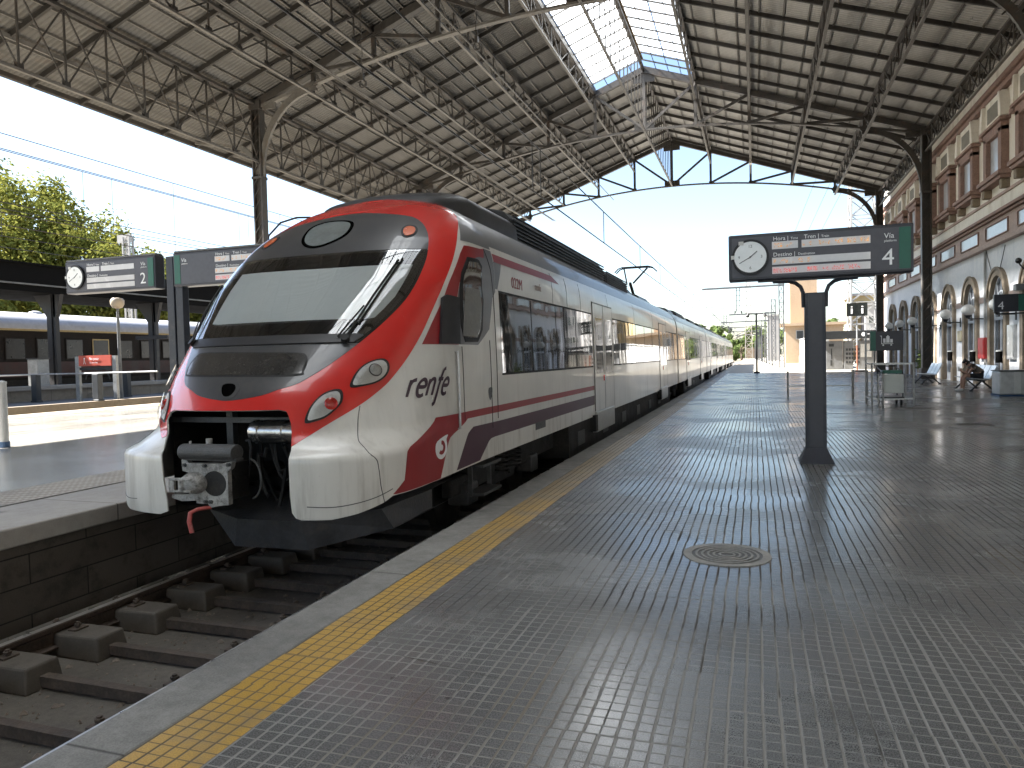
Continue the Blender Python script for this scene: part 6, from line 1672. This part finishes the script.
tree('broad_tree', -72, 64, 18.5, 9, 9, .45, 'rounded yellow green tree in the middle of the left group', M['leafy'], 30000, 3, .25)
tree('broad_tree', -66, 68, 15.5, 7.5, 7, .4, 'lower yellow green tree just above the track 2 sign', M['leafy'], 22000, 4, .24)
tree('broad_tree', -62, 72, 10, 6, 5, .35, 'small yellow green tree seen under the track 2 sign', M['leafy'], 9000, 5, .24)
tree('broad_tree', -76, 52, 13, 9, 7, .4, 'dense yellow green tree seen between canopy and old coach roof', M['leafy'], 20000, 6, .25)
# mast and building behind
r = empty('lattice_mast', (-52.5, 50, -.9), 'pale lattice mast rising behind the track 2 sign', 'mast')
b = MB()
for dx in (-.35, .35):
    for dy in (-.2, .2): b.box(-52.5+dx-.07, -52.5+dx+.07, 50+dy-.07, 50+dy+.07, -.9, 13.1)
for k in range(14): z = -.5+k; b.bar((-52.85, 49.8, z), (-52.15, 49.8, z+.9), .06, .06); b.box(-52.85, -52.15, 49.78, 49.82, z, z+.10)
b.build('mast_shaft', M['wallwhite'], r); b = MB(); b.box(-53.6, -52.1, 49.9, 50.1, 12.6, 13.3); b.build('mast_head', M['wallwhite'], r)
def block(name, x0, x1, y0_, y1_, z1, mat, lab, rows, cols, ww=.9, wh=1.5, zs=2.0, pitch=3.0, cat='building', grp=None, roof=True):
    r = empty(name, ((x0+x1)/2, (y0_+y1_)/2, -.9), lab, cat, grp)
    b = MB(); b.box(x0, x1, y0_, y1_, -.9, z1); b.build('wall', mat, r)
    if roof: b = MB(); b.box(x0-.3, x1+.3, y0_-.3, y1_+.3, z1, z1+.35); b.build('roof', M['sand'], r)
    for i in range(rows):
        for j in range(cols):
            x = x0+(x1-x0)*(j+.5)/cols; z = zs+i*pitch
            b = MB(); b.box(x-ww/2, x+ww/2, y0_-.06, y0_-.01, z, z+wh); w = b.build('window', M['wallwhite'], r)
            b = MB(); b.box(x-ww/2+.1, x+ww/2-.1, y0_-.075, y0_-.061, z+.1, z+wh-.1); b.build('pane', M['cglass'], w)
block('pale_house', -92, -74, 95, 105, 12.6, M['sand'], 'pale plastered building with tall windows glimpsed beside the train nose', 3, 7, 1.2, 2.0, 2.5, 3.4)
# right side distance
block('cream_tower', 4.7, 8.2, 108, 116, 14.6, M['towercr'], 'tall plain cream tower block rising behind the track 4 sign post', 0, 0)
r = empty('cream_annex', (8.5, 106, -.9), 'low cream building with a wide ledge in front of the cream tower', 'building')
b = MB(); b.box(3.9, 11.0, 103.5, 107.9, -.9, 5.0); b.build('wall', M['towercr'], r); b = MB(); b.box(3.2, 11.4, 102.9, 107.9, 5.0, 5.35); b.build('ledge', M['towercr'], r)
b = MB(); b.box(5.2, 6.2, 103.44, 103.49, 3.2, 4.4); w_ = b.build('window', M['wallwhite'], r); b = MB(); b.box(5.3, 6.1, 103.42, 103.439, 3.3, 4.3); b.build('pane', M['machdk'], w_)
block('yellow_house', 13.2, 20.5, 112, 122, 9.2, M['yellowb'], 'yellow ochre house behind the lattice floodlight tower', 2, 4, .9, 1.3, 3.2, 3.0)
block('white_house', 14.2, 17.0, 108, 111.9, 7.6, M['wallwhite'], 'white house in front of the yellow ochre house', 2, 2, .7, 1.1, 2.5, 2.6)
block('grey_house', 17.4, 26, 100, 108, 9.8, M['sand'], 'greyish house partly hidden by the end of the station facade', 3, 4, .9, 1.2, 2.0, 2.7)
b = MB(); b.box(13.0, 20.6, 111, 112, 9.56, 9.9); 
b = MB(); b.box(2.2, 4.2, 140, 146, -.9, 8.2); r = tag(b.build('grey_block', M['sand']), 'distant grey block just left of the cream tower', 'building'); b = MB(); b.box(2.1, 4.3, 139.9, 146.1, 8.2, 8.5); b.build('roof', M['wallwhite'], r)
b = MB(); b.box(5.6, 5.9, 66, 102, -.01, 3.05); b.box(5.5, 6.0, 66, 102, 3.05, 3.15); b.box(5.5, 5.6, 66, 102, 0, 1.0)
tag(b.build('boundary_wall', M['wallwhite']), 'long pale boundary wall along the right of the sunlit platform', 'wall')
# lattice tower
def lattice(name, x, y, h, w0, w1, lab, cat, mat, panels, grp=None, arm=None, zb=0.0, leg=.10):
    r = empty(name, (x, y, zb), lab, cat, grp); b = MB()
    c = lambda k, z: (x+(w0+(w1-w0)*(z-zb)/h)/2*(1 if k in (1,2) else -1), y+(w0+(w1-w0)*(z-zb)/h)/2*(1 if k in (2,3) else -1), z)
    for k in range(4): b.bar(c(k, zb), c(k, zb+h), leg, leg)
    for i in range(panels):
        z0 = zb+h*i/panels; z1 = zb+h*(i+1)/panels
        for k in range(4):
            b.bar(c(k, z0), c((k+1) % 4, z1), leg*.5, leg*.5); b.bar(c(k, z1), c((k+1) % 4, z1), leg*.5, leg*.5)
            if w0 > 1: b.bar(c((k+1) % 4, z0), c(k, z1), leg*.5, leg*.5)
    b.build('shaft', mat, r); return r
lattice('floodlight_tower', 9.7, 75, 24, 2.5, 1.9, 'tall pale lattice tower behind the track 4 sign', 'tower', M['wallwhite'], 12, leg=.16)
# catenary masts on the right platform
spots = [(2.45, 74, 8.1, -4.9, 'nearest lattice catenary mast with the long horizontal arm, left of the cream tower'), (1.95, 84, 7.3, -2.7, 'second lattice catenary mast, shorter arm, behind the slim black post'), (1.6, 104, 7.0, -4.4, 'third lattice catenary mast further down the sunlit platform'), (1.3, 126, 7.0, -4.4, 'fourth lattice catenary mast beyond the train tail'), (1.0, 150, 7.0, -4.4, 'fifth lattice catenary mast in the hazy distance'), (.8, 180, 7.0, -4.4, 'farthest lattice catenary mast in the hazy distance')]
for i, (x, y, h, xa, lab) in enumerate(spots):
    r = lattice('catenary_mast', x, y, h, .42, .42, lab, 'catenary mast', M['mastgrey'], 9, 'catenary masts along the right platform', leg=.085)
    b = MB(); z = h-.15 if i == 0 else 5.85; b.bar((x+.3, y-.05, z), (xa, y-.05, z-.05), .16, .16); b.tube([(x, y, h), (xa+.2, y, z+.05)], .012, 4)
    b.build('arm', M['mastgrey'], r)
    b = MB(); zz = z-2.3 if i == 0 else z-1.2
    for q in (-.16, .16): b.bar((-1.5+q if i == 0 else -3.1+q, y-.05, z), (-1.5+q if i == 0 else -3.1+q, y-.05, zz), .07, .07)
    for k in range(4): b.bar(((-1.66 if i == 0 else -3.26), y-.05, z-.3-k*.5 if i == 0 else z-.2-k*.25), ((-1.34 if i == 0 else -2.94), y-.05, z-.3-k*.5 if i == 0 else z-.2-k*.25), .05, .05)
    b.build('drop_post', M['mastgrey'], r)
    b = MB(); b.tube([(-1.6 if i == 0 else -3.2, y, zz+.1), (XC-.3, y, 6.2)], .03, 5); b.tube([(-1.6 if i == 0 else -3.2, y, zz), (XC+.2, y, 5.25)], .03, 5); b.build('cantilever', M['galvdk'], r)
    for q in (-.25, .25): b = MB(); b.cyl((-1.5+q if i == 0 else -3.1+q, y, zz-.02), (-1.5+q*1.4 if i == 0 else -3.1+q*1.4, y, zz-.25), .07, .07, 8); b.build('insulator', M['frame'], r)
lattice('signal_mast', -3.2+2.3, 118, 15.5, 1.1, .5, 'tall narrow lattice mast behind the catenary arms', 'mast', M['wallwhite'], 14, leg=.09)
# distant fence poles and trees at the end of the line
for i in range(12):
    y = 90+i*9; x = 1.9-.02*(y-90)
    b = MB(); b.box(x-.05, x+.05, y-.05, y+.05, 0, 4.6-.1*(i % 3)); b.cyl((x, y, 0), (x, y, .2), .12, n=8)
    tag(b.build('thin_post', M['mastgrey']), 'thin pale post in the row along the sunlit far platform', 'post', 'thin posts along the far platform')
for i, (x, y, h, rx, s, lab) in enumerate(((-8, 260, 13, 14, 11, 'bushy green tree closing the view at the end of the line'), (6, 240, 12, 11, 12, 'green tree right of the catenary arms at the end of the line'), (14, 215, 13, 9, 13, 'green tree beside the cream tower in the distance'), (-24, 280, 14, 16, 14, 'green tree far left behind the train tail'), (-4, 232, 7, 8, 15, 'low bright green tree in front of the distant trees'))):
    tree('distant_tree', x, y, h, rx, 6, .4, lab, M['leafd'], 3200, s, .75, .1, 'green trees at the end of the line')
b = MB(); b.box(-2.2, 1.8, 205, 206, -.0, 2.6)
for k in range(22): x = -2.2+k*.19; b.box(x, x+.09, 204.9, 205.0, 0, 3.0)
tag(b.build('end_fence', pm('fence_wood', (.26,.20,.14), .85, 0, .3, 3)), 'pale slatted fence across the far end of the platform', 'fence')
# ------------------------------------------------------------------ overhead wires
def wires(x, z0, z1, ya, yb, dyl, lab, grp, sag=0.0):
    r = empty('overhead_line', (x, (ya+yb)/2, z0), lab, 'overhead line', grp)
    for z in (z0, z0+.0001) if False else (z0,): b = MB(); b.tube([(x, ya, z), (x, yb, z)], .017, 5); b.build('contact_wire', M['wire'], r)
    n = max(2, int((yb-ya)/6)); P = [(x, ya+(yb-ya)*k/n, z1-sag*math.sin(PI*((k*6/50) % 1))) for k in range(n+1)]
    b = MB(); b.tube(P, .018, 5); b.build('messenger_wire', M['wire'], r)
    for y in dyl:
        zz = z1-sag*math.sin(PI*(((y-ya)/50) % 1)); b = MB(); b.tube([(x, y, z0), (x, y, zz)], .012, 4); b.build('dropper', M['wire'], r)
wires(XC, 5.0, 6.12, 4, 205, [14.6, 15.2, 22.1, 29.5, 36, 43, 49.2, 56, 62, 69, 74, 82, 90, 98, 108], 'overhead contact line running above the train roof', 'overhead lines', .18)
wires(-24.0, 6.85, 8.95, -8, 120, [20.9, 22.2, 29.6, 36, 37.2, 48], 'overhead line with paired droppers against the sky left of the roof column', 'overhead lines')
wires(-24.25, 7.25, 9.08, -8, 120, [30.6, 44], 'second overhead line just behind the first against the left sky', 'overhead lines')
wires(-38.5, 6.6, 8.2, -8, 120, [25, 33, 41], 'overhead line above the old coaches crossing the yellow green trees', 'overhead lines')
wires(-24.1, 6.45, 9.55, -8, 120, [25.5, 33], 'third overhead line with the lowest contact wire against the left sky', 'overhead lines')
wires(-28.5, 6.9, 8.0, -8, 120, [21, 27.5, 34, 41], 'overhead line over the outer platform with closely spaced wires', 'overhead lines')
wires(-9.9, 5.6, 7.4, 57, 205, [62, 70, 78, 88, 98], 'overhead contact line left of the train beyond the shed end', 'overhead lines', .2)
for k in range(3):
    b = MB(); b.tube([(6.5+k*1.6, 75+k, 20), (1.5+k*1.4, 140, 9)], .02, 4)
    tag(b.build('slack_cable', M['wire']), 'thin slanting cable crossing the bright sky above the track 4 sign', 'cable', 'slanting cables above the sign')
CAMR = (0.947283, 0.319513, -0.023814)
CAMD = (-0.011368, -0.040761, -0.999104)
CAMF = (-0.320197, 0.946705, -0.03498)
# ------------------------------------------------------------------ light, sky, camera
w = bpy.data.worlds.new('World'); scn.world = w; w.use_nodes = True
nt = w.node_tree; nt.nodes.clear()
sky = nt.nodes.new('ShaderNodeTexSky'); sky.sky_type = 'NISHITA'; sky.sun_disc = False
SD = Vector((-1.0, -.12, 1.02)).normalized()
sky.sun_elevation = math.asin(SD.z); sky.sun_rotation = math.atan2(SD.x, SD.y)
sky.air_density = 1.0; sky.dust_density = 1.0; sky.ozone_density = 1.0; sky.altitude = 20
bg = nt.nodes.new('ShaderNodeBackground'); bg.inputs[1].default_value = .05
ow = nt.nodes.new('ShaderNodeOutputWorld'); nt.links.new(sky.outputs[0], bg.inputs[0]); nt.links.new(bg.outputs[0], ow.inputs[0])
sl = bpy.data.lights.new('sun', 'SUN'); sl.energy = 5.0; sl.angle = R(.55); sl.color = (1, .965, .92)
so = bpy.data.objects.new('sun', sl); so.rotation_euler = SD.to_track_quat('Z', 'Y').to_euler(); link(so)
cam = bpy.data.cameras.new('camera'); co = bpy.data.objects.new('camera', cam); link(co); scn.camera = co
cam.sensor_width = 36; cam.lens = 36*720/1024; cam.clip_end = 3000; cam.clip_start = .05
co.matrix_world = Matrix(((CAMR[0], -CAMD[0], -CAMF[0], 0), (CAMR[1], -CAMD[1], -CAMF[1], 0), (CAMR[2], -CAMD[2], -CAMF[2], 1.5), (0,0,0,1)))
scn.view_settings.view_transform = 'Standard'; scn.view_settings.look = 'None'; scn.view_settings.gamma = 1
scn.view_settings.exposure = 2.88
scn.cycles.use_denoising = True
scn.cycles.max_bounces = 8; scn.cycles.diffuse_bounces = 4; scn.cycles.glossy_bounces = 4; scn.cycles.transmission_bounces = 6; scn.cycles.transparent_max_bounces = 12
scn.cycles.caustics_reflective = False; scn.cycles.caustics_refractive = False
